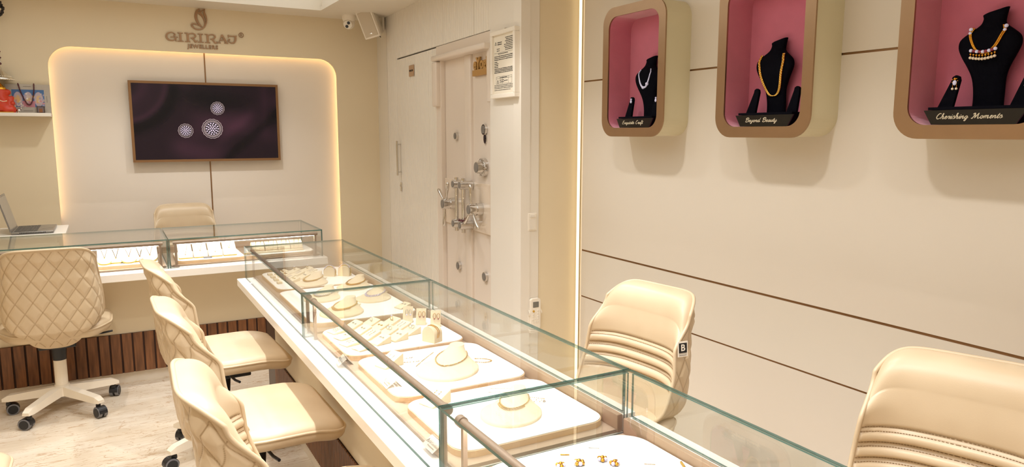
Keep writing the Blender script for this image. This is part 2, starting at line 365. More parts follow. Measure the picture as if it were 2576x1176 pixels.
# back wall: cream panel with a rounded opening, recessed pale panel behind
hole = rrect(-.352, 1.893, -.4, 2.235, .16, 10)
hole = [(x, max(z, -0.02)) for x, z in hole if z > -.02] + [(-.352, -.02), (1.893, -.02)]
top = [p for p in hole if p[1] > 0.0]                     # right-top arc then left-top arc
ra = [p for p in top if p[0] > .77]; la = [p for p in top if p[0] <= .77]
b = MB()
for y0, y1, mi in ((WY, WY+.018, 0),):
    b.box(LX, -.352, y0, y1, 0, CZ); b.box(1.893, 2.40, y0, y1, 0, CZ); b.box(-.352, 1.893, y0, y1, 2.235, CZ)
for arc, cx in ((ra, 1.893), (la, -.352)):
    pl = arc+[(cx, 2.235)]
    b.prism([(p[0], p[1]) for p in (pl if cx > 0 else pl)], -WY-.018, -WY, 0, None, Matrix(((1, 0, 0, 0), (0, 0, -1, 0), (0, 1, 0, 0), (0, 0, 0, 1))))
struct('wall_back', b, 'cream')
b = MB().box(LX, .773, WY+.07, WY+.12, 0, 2.50).box(.783, 2.42, WY+.07, WY+.12, 0, 2.50)
struct('wall_back_panel', b, 'panelw')
struct('trim_2', MB().box(.773, .783, WY+.066, WY+.10, 0, 2.50), 'bronzed')
# LED strip hidden behind the lip of the opening
path = [(-.385, .9)]+[(-.385+.0, 2.08)]+[(-.225+.19*math.cos(t), 2.075+.19*math.sin(t)) for t in [PI-PI/2*i/6 for i in range(7)]]
path += [(1.766+.16*math.cos(t), 2.105+.16*math.sin(t)) for t in [PI/2-PI/2*i/6 for i in range(7)]]+[(1.926, .5)]
struct('wall_left', MB().box(LX-.1, LX, FY, WY+.1, 0, CZ), 'cream')
struct('wall_front', MB().box(LX, WX+.1, FY-.1, FY, 0, CZ), 'cream')
# right wall made of four laminate bands with bronze inlays
b = MB()
for z0, z1, mi in ((0, .569, 0), (.578, .855, 1), (.866, 1.868, 0), (1.877, CZ, 0)):
    b.box(WX, WX+.03, FY, 3.605, z0, z1, mi)
b.box(WX+.03, WX+.12, FY, 3.66, 0, CZ, 0)
struct('wall_right', b, ['wallr', 'wallr2'])
b = MB()
for z0, z1 in ((.569, .578), (.855, .866), (1.868, 1.877)): b.box(WX+.004, WX+.03, FY, 3.606, z0, z1)
struct('trim_3', b, 'bronzed')
# pier facing the shop between safe wall and right wall
b = MB().box(2.12, 2.243, 3.69, 3.78, 0, CZ, 0).box(2.247, 2.62, 3.695, 3.78, 0, CZ, 1).box(2.62, WX+.6, 3.66, 3.78, 0, CZ, 1)
struct('wall_pier', b, ['offwhite', 'cream'])
tag(MB().box(WX+.004, WX+.016, 3.655, 3.668, .02, CZ-.02).build('led_strip', 'led2'), 'glowing LED strip in the corner gap at the far end of the right wall', 'light strip')
# safe wall
sw = thing('safe_wall_frame', None, None); bpy.data.objects.remove(sw)
def sframe(name, label, cat): return thing(name, label, cat, SP, SA)
b = MB().box(0, .435, -.06, 0, 0, CZ).box(.435, 3.15, -.30, -.16, 0, CZ, 0)
o = struct('wall_safe', b, 'offwhite'); o.location = SP; o.rotation_euler = (0, 0, SA)
def flutes(mb, x0, x1, z0, z1, y0=0.0, pitch=.036, dep=.009, th=.02):
    n = max(1, round((x1-x0)/pitch)); p = (x1-x0)/n; pts = [(x0, y0-th)]
    for i in range(n):
        for k in range(6): t = k/6; pts.append((x0+(i+t)*p, y0-dep+dep*abs(math.sin(PI*t))**.6))
    pts += [(x1, y0-dep), (x1, y0-th)]
    v = [(x, y, z) for z in (z0, z1) for x, y in pts]; n = len(pts)
    mb.add(v, [(i, (i+1) % n, n+(i+1) % n, n+i) for i in range(n)]); mb.add(v, [tuple(range(n))[::-1], tuple(range(n, 2*n))]); return mb
wr = sframe('wall_cabinet', 'tall fluted off-white cabinet wall around the safe', 'cabinet')
for x0, x1 in ((.437, .699), (.710, 1.274), (1.286, 2.410)):
    flutes(MB(), x0, x1, 2.21, CZ, 0.0).build('door', 'fluted', wr)
flutes(MB(), 2.421, 2.70, 0.0, CZ, 0.0).build('side_panel', 'fluted', wr)
MB().box(2.70, 3.07, -.16, 0, 0, CZ).build('side_panel', 'fluted', wr)
dr = flutes(MB(), 1.606, 2.413, 0.02, 2.198, 0.0, dep=.004).build('door', 'fluted', wr)
h = MB()
h.cyl((2.33, .035, 1.20), (2.33, .035, 1.50), .009); h.cyl((2.33, 0, 1.23), (2.33, .035, 1.23), .006); h.cyl((2.33, 0, 1.47), (2.33, .035, 1.47), .006)
h.build('door_handle', 'chrome', dr)
h = MB().box(2.315, 2.345, 0, .008, 1.06, 1.14, 0, .003).cyl((2.33, .008, 1.11), (2.33, .014, 1.11), .009)
h.build('lock', 'chrome', dr)
flutes(MB(), 1.425, 1.603, 0.02, 2.198, 0.0, dep=.004).build('side_panel', 'fluted', wr)
MB().box(1.425, 2.413, -.15, -.02, 0.0, 2.19).box(.44, 2.413, -.15, -.02, 2.215, CZ-.01).build('carcass', 'offwhite', wr)
# vault door
sd = sframe('vault_door', 'heavy cream strongroom door with chrome wheel handles', 'safe')
b = MB().box(.437, 1.42, -.15, .0, 2.125, 2.207, 0, .006, 2).box(.437, 1.415, -.15, .045, 2.095, 2.135, 0, .012, 3)
b.box(1.325, 1.425, -.15, .0, 0, 2.10, 0, .004)
b.build('door_frame', 'safe', sd)
MB().box(1.335, 1.425, -.01, .035, 1.765, 2.09, 0, .01, 3).build('hinge_cover', 'safe', sd)
MB().box(.437, .485, -.03, .005, 1.765, 2.14, 0, .008, 3).build('hinge_cover', 'safe', sd)
MB().box(.905, 1.322, -.12, -.035, .02, 2.10, 0, .004).build('door_leaf', 'safe', sd)
MB().box(.44, .80, -.12, -.035, .02, 2.10, 0, .004).build('door_leaf', 'safe', sd)
MB().box(.80, .905, -.12, -.015, .02, 2.115, 0, .008, 3).build('center_post', 'safe', sd)
b = MB().box(.905, 1.322, -.04, -.022, .90, 1.235, 0, .003).box(.44, .80, -.04, -.022, .90, 1.235, 0, .003)
M['plate'] = pbr('glossy_plate', '#e4d3c0', 0.06, noise=0.01, coat=0.5)
b.build('lock_plate', 'plate', sd)
def knob(s, z, r=.028, y=-.036, parent=sd, dep=.020):
    k = MB().cyl((s, y, z), (s, y+dep, z), r, r, 28); o = k.build('knob', 'chrome', parent)
    MB().cyl((s, y+dep, z), (s, y+dep+.002, z), r*.78, r*.78, 28).build('knob_face', 'greydisc', o); return o
knob(1.09, 1.548); knob(.585, 1.592, .034); knob(1.06, .603, .032); knob(.585, .606, .033)
e = MB().prism([(.585+.024*math.cos(t), 1.535+.036*math.sin(t)) for t in [2*PI*i/20 for i in range(20)]], 0, .008, 0, None, Matrix(((1, 0, 0, 0), (0, 0, 1, -.036), (0, 1, 0, 0), (0, 0, 0, 1))))
e.build('keyhole_plate', 'chrome', sd)
MB().cyl((.585, -.028, 1.535), (.585, -.024, 1.535), .006).build('keyhole', 'blackmat', sd)
d_ = MB().cyl((.60, -.036, 1.343), (.60, -.012, 1.343), .062, .058, 32).cyl((.60, -.012, 1.343), (.60, .03, 1.343), .042, .038, 32)
for i in range(16):
    t = 2*PI*i/16; d_.cyl((.60+.056*math.cos(t), -.02, 1.343+.056*math.sin(t)), (.60+.056*math.cos(t), -.006, 1.343+.056*math.sin(t)), .006, n=8)
d_ = d_.build('combination_dial', 'chrome', sd)
MB().cyl((.60, .03, 1.343), (.60, .032, 1.343), .033, .033, 28).build('dial_face', 'greydisc', d_)
def wheel(s, z, angs):
    m = MB().cyl((s, -.03, z), (s, .02, z), .042, .042, 28).cyl((s, .02, z), (s, .028, z), .034, .034, 24).cyl((s, .028, z), (s, .075, z), .040, .040, 28)
    o = m.build('wheel_handle', 'chrome', sd)
    MB().cyl((s, .075, z), (s, .077, z), .030, .030, 28).build('hub_face', 'greydisc', o)
    for a in angs:
        t = math.radians(a); dx, dz = math.cos(t), math.sin(t)
        MB().tube([(s+dx*r_, .052, z+dz*r_) for r_ in (.035, .06, .085, .12, .15, .165, .17)], [.007, .008, .011, .0135, .0135, .011, .004], 14).build('spoke', 'chrome', o)
wheel(1.12, 1.058, (140-30, 40-5, -80))
wheel(.63, 1.062, (85, -40+0, -130-5))
for s_, in ((.915,), (.79,)):
    m = MB().cyl((s_, .045, .885), (s_, .045, 1.262), .0135, n=18)
    for zz in (1.10+.05, .98): m.cyl((s_, .045, zz), (s_, .045, zz+.003), .0155, n=18)
    rod = m.build('lock_rod', 'chrome', sd)
    for zz in (1.215, .938):
        MB().cyl((s_, -.02, zz), (s_, .075, zz), .031, .031, 24).build('collar', 'chrome', rod)
        MB().cyl((s_, .075, zz), (s_, .077, zz), .022, .022, 24).build('collar_face', 'greydisc', rod)
th = MB().tube(spline([(.80, .07, .975), (.77, .085, .985), (.74, .075, .97), (.71, .08, .975), (.70, .07, 1.0)], 5), .003, 6)
th.tube([(.79+.02*math.cos(t), .06+.02*math.sin(t), .972) for t in [2*PI*i/14 for i in range(14)]], .005, 6, closed=True)
th.build('thread_loop', 'maroon', sd)
sg = tag(MB().box(.50, .755, -.036, -.012, 1.945, 1.985, 0, .003).build('sign_plate', 'goldply', sd), 'gold cut-out sign')
text('sign_lettering', 'eYogi', .105, 'goldply', sg, (.628, -.020, 2.020), (PI/2, 0, PI), ext=.006, offset=.004, sx=.95)
# framed certificate hanging on safe wall
fr = sframe('framed_certificate', 'white framed certificate hanging beside the strongroom door', 'frame')
fr.location = Vector(SP)+Vector((math.cos(SA)*.19, math.sin(SA)*.19, 1.98))
b = MB()
x0, x1, z0, z1 = -.17, .17, -.20, .20
for q in ((x0, x1, z0, z0+.025), (x0, x1, z1-.025, z1), (x0, x0+.025, z0+.025, z1-.025), (x1-.025, x1, z0+.025, z1-.025)):
    b.box(q[0], q[1], 0, .034, q[2], q[3], 0, .003)
b.build('frame', 'white', fr)
pp = MB().box(x0+.024, x1-.024, .004, .02, z0+.024, z1-.024).build('document', 'paper', fr)
b = MB(); rnd = random.Random(3)
def tl(xa, xb, z, h=.005):     # a row of tiny printed words; wall x runs right to left
    x = xa
    while x < xb-.004:
        wd = min(rnd.uniform(.006, .02), xb-x); b.box(-x-wd, -x, .02, .0206, z, z+h*rnd.uniform(.7, 1)); x += wd+.003
for i in range(2): tl(-.09, -.03, .128-i*.011, .007)
for i in range(8): tl(.0+rnd.uniform(0, .03), .12, .15-i*.010)
for i in range(2): tl(-.10, -.06, .092-i*.011)
tl(-.08, .06, .062); b.box(-.13, .135, .02, .0205, .070, .0712)
for i in range(3): tl(-.135, .135, .048-i*.010)
for i in range(4): tl(-.135, -.09+rnd.uniform(0, .02), .015-i*.010)
for i in range(4): tl(-.135, .135, -.025-i*.008)
b.box(-.11, .11, .02, .0205, -.072, -.0708); b.box(-.11, .11, .02, .0205, -.115, -.1138); b.box(-.11, .11, .02, .0205, -.083, -.0818)
for x in (-.11, -.02, .06, .1088): b.box(-x-.0012, -x, .02, .0205, -.115, -.071)
tl(-.06, .05, -.08); tl(-.06, -.0, -.095); tl(-.06, -.0, -.106); tl(.0+.0, .05, -.1)
for i in range(3): tl(-.135, .13, -.124-i*.009, .004)
tl(-.135, .09, -.153, .004)
for zz, xx in ((.125, .115), (-.104, .085)):
    b.tube([(xx+.012*math.cos(t), .0205, zz+.012*math.sin(t)) for t in (PI/2, PI/2+2.09, PI/2+4.19)], .0015, 4, closed=True)
b.build('print', 'ink', pp)
b = MB().box(-.01, .01, .0, .012, .2, .21).build('hook', 'chrome', fr)
# door tag
dt = sframe('door_sign', 'small square bronze sign on the fluted cabinet door', 'sign'); dt.location = Vector(SP)+Vector((math.cos(SA)*1.99, math.sin(SA)*1.99, 2.075))
MB().box(-.06, .06, 0, .008, -.045, .045, 0, .003).build('plate', 'tagplate', dt)
text('lettering', 'WORK DESK', .02, 'ink', dt, (0, .0085, 0), (PI/2, 0, PI), ext=.0003, offset=.0006, sx=.85)
# pier switch and remote
sw = thing('wall_switch', 'narrow white wall switch on the pier left of the right wall', 'switch', (2.197, 3.69, 1.042))
MB().box(-.030, .030, -.006, 0, -.053, .053, 0, .003).build('plate', 'white', sw)
MB().box(-.017, .017, -.010, -.005, .026, .044, 0, .002).build('rocker', 'offwhite', sw)
MB().box(-.022, .022, -.0075, -.005, -.045, .018, 0, .001).build('blank_insert', 'offwhite', sw)
rm = thing('remote_control', 'white air-conditioner remote control in a wall holder on the pier', 'remote', (2.212, 3.69, .50))
b = MB().prism(rrect(-.033, .033, -.115, .075, .014), .004, .026, 0, None, XYZ_BACK, cap=True); b.build('body', 'white', rm)
MB().box(-.020, .020, -.0275, -.025, .020, .055, 0, .002).build('display', 'greyscreen', rm)
MB().cyl((-.016, -.026, -.002), (-.016, -.030, -.002), .0065).build('button', 'yellowbtn', rm)
for x, z in ((.016, .0), (.016, -.018), (.016, -.036), (-.016, -.022), (-.016, -.034), (-.02, -.055), (0, -.053), (.018, -.05), (-.014, -.07), (.004, -.07), (.02, -.068)):
    MB().cyl((x, -.026, z), (x, -.0295, z), .0052).build('button', 'offwhite', rm)
hd = MB().box(-.042, .042, -.008, 0, -.135, -.03, 0, .003).box(-.042, .042, -.032, -.004, -.135, -.118, 0, .004)
hd.tube(spline([(-.04, -.006, -.03), (-.043, -.025, -.015), (-.040, -.012, .005)], 5), .0025, 6); hd.tube(spline([(.04, -.006, -.03), (.043, -.025, -.015), (.040, -.012, .005)], 5), .0025, 6)
hd.build('holder', 'white', rm)

# ---------------------------------------------------------------- back wall objects
tv = thing('television', 'bronze framed wall television showing three diamond brooches on dark silk', 'television', (.773, WY, 1.6585))
TW, TH = 1.176, .664; ty = -.0
def recty(mb, x0, x1, z0, z1, y0, y1, mi=0, bev=0): return mb.box(x0, x1, y0, y1, z0, z1, mi, bev)
b = MB()
recty(b, -TW/2, TW/2, TH/2-.02, TH/2, -.0, .05); recty(b, -TW/2, TW/2, -TH/2, -TH/2+.02, -.0, .05)
recty(b, -TW/2, -TW/2+.02, -TH/2+.02, TH/2-.02, -.0, .05); recty(b, TW/2-.02, TW/2, -TH/2+.02, TH/2-.02, -.0, .05)
b.build('bezel', 'bronzed', tv)
MB().box(-TW/2+.04, TW/2-.04, .05, .068, -TH/2+.04, TH/2-.04).build('back_housing', 'blackmat', tv)
def picture(name, x0, x1, z0, z1, y, nx, nz, fn, mat, parent):
    v = []; f = []; cols = []
    for j in range(nz+1):
        for i in range(nx+1):
            a, c = i/nx, j/nz; v.append((x0+(x1-x0)*a, y, z0+(z1-z0)*c)); cols.append((*lin([max(0, min(1, q)) for q in fn(a, c)]), 1))
    for j in range(nz):
        for i in range(nx): k = j*(nx+1)+i; f.append((k, k+1, k+nx+2, k+nx+1))
    n = len(v)                                    # thin back plate
    v += [(x0, y+.006, z0), (x1, y+.006, z0), (x1, y+.006, z1), (x0, y+.006, z1)]; cols += [(0.01, .01, .01, 1)]*4
    f.append((n, n+3, n+2, n+1))
    me = bpy.data.meshes.new(name); me.from_pydata(v, [], f); me.materials.append(mat); at = me.color_attributes.new('pic', 'FLOAT_COLOR', 'POINT')
    for i, c in enumerate(cols): at.data[i].color = c
    me.polygons.foreach_set('use_smooth', [True]*len(f))
    o = bpy.data.objects.new(name, me); COL.objects.link(o); o.parent = parent; return o
def gauss(x, s): return math.exp(-(x/s)**2)
def silk(a, c):       # a 0..1 left-right, c 0..1 bottom-top
    X = a*1.78; Z = c
    v = .16 + .10*gauss(Z-(.38+.35*(X-.7)), .16)*ss(.35, .9, X) + .13*gauss(Z-.12-.05*math.sin(X*5), .14)*ss(.3, .6, X)*ss(1.3, .8, X)
    r = math.hypot(X+.12, Z-1.02); v += .12*gauss(r-.52, .045) + .05*gauss(r-.40, .10) - .12*gauss(r-.62, .08) + .10*gauss(r-.26, .08)
    v += .10*gauss(Z-(1.0-.35*(X-.55)), .07)*ss(.9, .4, X)*ss(.38, .5, X)
    v += .11*gauss(Z-(.30+.75*(X-1.05)), .10)*ss(.9, 1.15, X)*ss(1.6, 1.3, X) + .05*gauss(Z-.55+.25*(X-.8), .12)*ss(.5, .8, X)
    v -= .10*gauss(Z-(.05+.9*(X-1.15)), .08)*ss(.95, 1.15, X); v -= .09*gauss(Z-.80+.2*(X-1.0), .14)*ss(.5, .8, X)
    v += .05*gauss(X-1.62, .06)*ss(.1, .6, Z)
    v = max(.06, v); v = (.045+(v-.06)*.80)*.62; return (v*1.15+.015, v*.62+.02, v*.82+.03)
picture('screen', -TW/2+.02, TW/2-.02, -TH/2+.02, TH/2-.02, .006, 180, 100, silk, vcol('silk_screen', 0.75), tv)
M['brooch'] = pbr('brooch_light', '#c9bdd6', .3, emit='#c9bdd6', estr=.6); M['brooch2'] = pbr('brooch_dark', '#120b14', .3, emit='#120b14', estr=.5); M['brooch3'] = pbr('brooch_rim', '#b3a3aa', .3, emit='#b3a3aa', estr=.5)
def brooch(px, pz, R, rings):
    m = MB(); XB = XYZ_BACK.copy(); XB.translation = (px, .0, pz)
    c = lambda r, n=40, k=0: [(r*math.cos(2*PI*i/n), r*math.sin(2*PI*i/n)) for i in range(n)]
    m.prism(c(R*.93), -.005, -.003, 1, None, XB)
    for rr, n in rings:
        pts = []
        for i in range(n*10+1): t = 2*PI*i/(n*10); pts.append(((rr+R*.05*abs(math.sin(t*n/2)))*math.cos(t), (rr+R*.05*abs(math.sin(t*n/2)))*math.sin(t)))
        m.ribbon(pts, R*.045, -.003, -.0015, 2, XB)
    lim = rings[-1][0]-R*.08
    dots = [(0, 0)]+[(lim*.33*math.cos(2*PI*i/6), lim*.33*math.sin(2*PI*i/6)) for i in range(6)]+[(lim*.62*math.cos(2*PI*i/10+.2), lim*.62*math.sin(2*PI*i/10+.2)) for i in range(10)]+[(lim*.92*math.cos(2*PI*i/14), lim*.92*math.sin(2*PI*i/14)) for i in range(14)]
    for x, z in dots:
        r = lim*.125; m.prism([(x+r*math.cos(t), z+r*math.sin(t)) for t in [2*PI*i/7 for i in range(7)]], -.003, -.001, 0, None, XB)
    m.build('brooch_image', ['brooch', 'brooch2', 'brooch3'], tv)
brooch(-.180, -.072, .062, ((.055, 13), (.044, 13)))
brooch(.030, -.055, .083, ((.078, 16), (.066, 16), (.057, 16)))
brooch(.080, .118, .058, ((.052, 13), (.042, 13)))
# lettering on the back wall
lg = thing('wall_logo_sign', 'raised bronze butterfly emblem and shop name lettering above the television', 'sign', (0, WY, 0))
def zpx(x, y):   # zoom-view pixels -> wall metres (drawn from the photograph)
    return (.772 + (x-945)*.000379, 2.352 - (y-820 - (x-945)*.0620)*.000391 - .0)
RB = [0]
def rib(mb, pts, wd, k=5):
    P = spline([(*zpx(*p), 0) for p in pts], k); n = len(P)
    W_ = [wd[min(len(wd)-1, int(i/(n-1)*(len(wd)-1)))]*(1-(i/(n-1)*(len(wd)-1)) % 1)+wd[min(len(wd)-1, int(i/(n-1)*(len(wd)-1))+1)]*((i/(n-1)*(len(wd)-1)) % 1) for i in range(n)] if isinstance(wd, (list, tuple)) else wd
    RB[0] = (RB[0]+1) % 7; mb.ribbon([(p[0], p[1]) for p in P], W_, 0, .0115+RB[0]*.0004, 0, XYZ_BACK)
bf = MB(); k_ = .00038
rib(bf, [(890, 195), (835, 265), (812, 360), (830, 450), (880, 530), (935, 585)], [8*k_, 52*k_, 56*k_, 48*k_, 36*k_, 5*k_])
rib(bf, [(850, 285), (900, 300), (950, 360), (980, 440), (985, 510), (965, 570)], [5*k_, 60*k_, 42*k_, 30*k_, 18*k_, 10*k_])
rib(bf, [(895, 200), (900, 240), (905, 290)], [4*k_, 20*k_, 40*k_])
rib(bf, [(1008, 205), (950, 235), (912, 275)], [5*k_, 26*k_, 34*k_])
rib(bf, [(1008, 205), (985, 275), (1010, 350), (1025, 430), (1008, 520), (960, 590), (880, 632), (790, 620), (735, 575), (715, 535), (745, 512), (800, 520), (850, 540), (910, 580)],
    [4*k_, 46*k_, 44*k_, 32*k_, 26*k_, 26*k_, 24*k_, 26*k_, 34*k_, 30*k_, 24*k_, 26*k_, 18*k_, 3*k_])
bf.build('emblem', 'logo', lg)
def letter(*strokes):
    m = MB()
    for pts, wd in strokes: rib(m, pts, [q*k_ for q in wd] if isinstance(wd, (list, tuple)) else wd*k_, 4)
    return m.build('letter', 'logo', lg)
letter(([(345, 760), (375, 735), (330, 695), (280, 692), (220, 720), (200, 780), (235, 835), (300, 855), (350, 845), (385, 800)], [30, 26, 14, 20, 34, 40, 34, 22, 20, 30]), ([(280, 785), (430, 790)], 14), ([(385, 790), (390, 880)], [30, 10]))
def serif_i(x, y, h=170):
    return [([(x, y+8), (x+2, y+h-8)], 40), ([(x-55, y), (x+55, y+6)], 15), ([(x-62, y+h-2), (x+64, y+h+6)], 15)]
letter(*serif_i(476, 700))
def arr(x, y):
    return [([(x, y+8), (x+5, y+170)], 42), ([(x-60, y-2), (x+5, y+2)], 15), ([(x-58, y+172), (x+52, y+178)], 15),
            ([(x, y+40), (x+60, y+10), (x+130, y+15), (x+160, y+60), (x+120, y+95), (x+55, y+100)], [20, 18, 26, 36, 22, 12]),
            ([(x+70, y+98), (x+120, y+130), (x+150, y+180), (x+185, y+170), (x+193, y+145)], [14, 34, 34, 18, 8])]
letter(*arr(622, 705)); letter(*serif_i(884, 722)); letter(*arr(1027, 730))
letter(([(1330, 745), (1285, 840), (1250, 910)], [30, 14, 12]), ([(1325, 740), (1375, 830), (1420, 915)], 42), ([(1285, 860), (1370, 850)], 14), ([(1218, 908), (1300, 914)], 14), ([(1370, 916), (1455, 922)], 14))
letter(([(1460, 745), (1500, 770), (1645, 770)], [30, 18, 16]), ([(1465, 750), (1460, 805)], [24, 6]), ([(1612, 775), (1610, 850), (1580, 905), (1520, 915), (1465, 885), (1465, 845), (1500, 845)], [44, 44, 34, 20, 20, 26, 24]))
P0_ = zpx(1742, 747); m = MB(); m.tube([(P0_[0]+.019*math.cos(t), -.005, P0_[1]+.019*math.sin(t)) for t in [2*PI*i/28 for i in range(28)]], .003, 6, closed=True); m.build('mark_ring', 'logo', lg)
text('letter', 'R', .027, 'logo', lg, (P0_[0], -.004, P0_[1]), (PI/2, 0, 0), ext=.004, offset=.0006)
text('lettering', 'JEWELLERS', .046, 'logo', lg, (.7645, -.005, 2.2835), (PI/2, 0, 0), ext=.005, offset=.0012, sx=.93, spacing=1.17)
# shelf with shrine objects
sh = tag(MB().box(-1.2, -.348, WY-.20, WY-.0005, 1.690, 1.716, 0, .003).build('wall_shelf', 'offwhite'), 'white floating shelf holding the shrine pictures left of the television', 'shelf')
pf = thing('picture_frame', 'silver framed devotional picture with bead garland on the shelf', 'frame', (-.49, WY-.035, 1.717))
b = MB(); b.box(-.145, .14, -.012, .012, 0, .215, 0, .003); b.build('frame', pbr('silver_frame', '#b5aca0', .45, noise=.08, nscale=60), pf)
pal = [(.78, .72, .70), (.85, .70, .45), (.75, .55, .58), (.62, .60, .72), (.9, .86, .8)]
rp = random.Random(11); blobs = [(rp.random(), rp.random()*.9, rp.uniform(.02, .05), rp.choice(pal)) for _ in range(60)]
def deity(a, c):
    col = (.27, .42, .62)
    for cx in (.18, .5, .82):
        d = math.hypot((a-cx)/.14, (c-.45)/.42)
        if d < 1: col = (.72, .66, .70) if d > .55 else (.80, .68, .52)
    if c < .35 and .3 < a < .7: col = (.76, .50, .55)
    for bx, bz, r, cc in blobs:
        if math.hypot(a-bx, (c-bz)*.65) < r and (c < .8): col = cc
    return col
picture('print', -.105, .10, .045, .175, -.0135, 80, 50, deity, vcol('devotional_print'), pf)
gr = MB(); gp = spline([(-.06, -.02, .218), (-.045, -.022, .15), (-.018, -.024, .08), (0, -.026, .062), (.018, -.024, .08), (.035, -.022, .15), (.04, -.02, .218)], 8)
for p in gp: gr.sph(p, .0055)
gr.build('garland', 'maroon', pf)
for q in ((-.04, .02, .014, .019), (.114, .118, .08, .13), (-.03, .02, .197, .201)): MB().box(q[0], q[1], -.0135, -.012, q[2], q[3]).build('caption_strip', 'printgrey', pf)
ps = thing('small_picture', 'tiny dark framed picture standing before the silver frame', 'frame', (-.418, WY-.065, 1.717))
MB().box(-.026, .026, -.004, .004, 0, .052, 0, .001).build('frame', 'darkwood', ps)
def tiny(a, c): return (.55, .35, .2) if abs(a-.5) < .3 and c < .7 else (.45, .40, .42)
picture('print', -.020, .020, .006, .046, -.006, 12, 12, tiny, vcol('tiny_print'), ps)
gd = thing('idol', 'glossy red elephant-headed idol seated on the shelf', 'figurine', (-.655, WY-.115, 1.716))
def metaball_body(name, parts, mat, parent, res=.012):
    mbd = bpy.data.metaballs.new('mb'); mbd.resolution = res; mbd.render_resolution = res; mbd.threshold = .15
    for c, r in parts: e_ = mbd.elements.new(); e_.co = c; e_.radius = r*1.5
    o = bpy.data.objects.new('mb', mbd); COL.objects.link(o); bpy.context.view_layer.update()
    me = bpy.data.meshes.new_from_object(o.evaluated_get(bpy.context.evaluated_depsgraph_get())); bpy.data.objects.remove(o)
    me.materials.append(M[mat]); me.polygons.foreach_set('use_smooth', [True]*len(me.polygons)); o = bpy.data.objects.new(name, me); COL.objects.link(o); o.parent = parent; return o
metaball_body('body', [((0, 0, .055), .055), ((0, -.005, .095), .045), ((-.055, -.02, .022), .03), ((.055, -.02, .022), .03), ((.03, -.035, .02), .025), ((-.03, -.035, .02), .025), ((0, -.005, .145), .036),
    ((.0, -.035, .130), .016), ((.005, -.045, .112), .013), ((.012, -.048, .095), .011), ((.022, -.046, .085), .010), ((-.04, 0, .15), .02), ((.04, 0, .15), .02), ((.06, -.01, .085), .016), ((.07, -.03, .07), .014), ((-.06, -.01, .085), .016), ((.065, -.01, .11), .014)], 'red', gd)
MB().lathe([(.036, .165), (.038, .175), (.026, .19), (.014, .205), (.003, .218)], 18).build('crown', 'gold', gd)
m = MB()
for p in spline([(-.04, -.045, .125), (-.02, -.058, .10), (.01, -.058, .082), (.035, -.05, .085)], 6): m.sph(p, .004)
m.build('garland', 'pearl', gd)
MB().box(-.07, .075, -.06, .05, 0, .006, 0, .002).build('base', 'gold', gd)
mo = tag(MB().sph((0, 0, .018), .014, sc=(1.3, 1, 1)).sph((.016, -.004, .032), .008).cyl((-.004, 0, 0), (-.004, 0, .02), .008).build('silver_figurine', 'silver'), 'tiny silver figurine at the foot of the red idol', 'figurine'); mo.location = (-.553, WY-.13, 1.716)
# hanging silver canopy and dark bunch
hc = thing('hanging_canopy', 'silver filigree canopy hanging on a beaded chain above the shelf', 'ornament', (-.655, WY-.09, 1.955))
m = MB().lathe([(.088, 0), (.09, .012), (.078, .02), (.07, .03), (.05, .045), (.04, .06), (.02, .075), (.012, .10), (.006, .12)], 36); o = m.build('canopy', 'silver', hc)
m = MB()
for i in range(40):
    t = 2*PI*i/40; m.sph((.088*math.cos(t), .088*math.sin(t), .004), .0055); m.sph((.072*math.cos(t), .072*math.sin(t), .026), .0045)
m.build('filigree', 'pearl', hc)
m = MB()
for i in range(22): m.sph((.012, 0, .12+i*.0145), .0055 if i % 3 else .009, 1 if i % 3 == 0 else 0)
m.build('chain', ['silver', 'maroon'], hc)
db = MB(); rb = random.Random(5)
for i in range(60):
    a, t = rb.random()*2*PI, rb.random()*PI; db.sph((.04*math.sin(t)*math.cos(a), .04*math.sin(t)*math.sin(a), .055*math.cos(t)), .012)
o = tag(db.build('hanging_bunch', 'darkorn'), 'dark clustered tassel ball hanging above the silver canopy', 'ornament'); o.location = (-.636, WY-.09, 2.475)
# dome camera and loudspeaker
dc = thing('security_camera', 'white twin-lens dome security camera fixed under the ceiling edge', 'camera', (1.95, 6.46, CZ))
MB().cyl((0, 0, 0), (0, 0, -.012), .062, .062, 36).lathe([(.060, -.012), (.058, -.03), (.050, -.052), (.044, -.055)], 36).build('mount', 'white', dc)
e_ = MB().sph((0, 0, -.068), .052, sub=3); ball = e_.build('eyeball', 'white', dc)
dv = Vector((-.45, -.80, -.35)).normalized(); sd2 = dv.cross(Vector((0, 0, 1))).normalized(); up2 = sd2.cross(dv)
fc = Vector((0, 0, -.068))
MB().cyl(fc+dv*.03, fc+dv*.052, .042, .036, 32).build('lens_plate', 'white', ball)
for q in (1, -1):
    c_ = fc+dv*.052+up2*.015*q-sd2*.009*q; MB().cyl(c_, c_+dv*.003, .0135, .0135, 24).build('lens', 'blackpl', ball)
sp = thing('loudspeaker', 'cream wall loudspeaker tilted down beside the dome camera', 'speaker', (2.12, 6.34, 2.545))
sp.rotation_euler = (0.0, 0, 0)
R_ = (Matrix.Rotation(math.radians(-38), 4, 'Z') @ Matrix.Rotation(math.radians(20), 4, 'X') @ Matrix.Rotation(math.radians(-14), 4, 'Y'))
def sbox(y0, y1, w0, w1, h, mat, name, bev=.012):
    m = MB(); bb = bmesh.new(); bmesh.ops.create_cube(bb, size=1)
    for v in bb.verts:
        ww = w0 if v.co.y < 0 else w1; v.co = Vector((v.co.x*ww, y0 if v.co.y < 0 else y1, v.co.z*h))
    bmesh.ops.bevel(bb, geom=list(bb.edges), offset=bev, segments=4, profile=.5, affect='EDGES'); m.bm(bb, 0, True, R_); return m.build(name, mat, sp)
sbox(-.10, .075, .155, .10, .255, 'white', 'cabinet', .02)
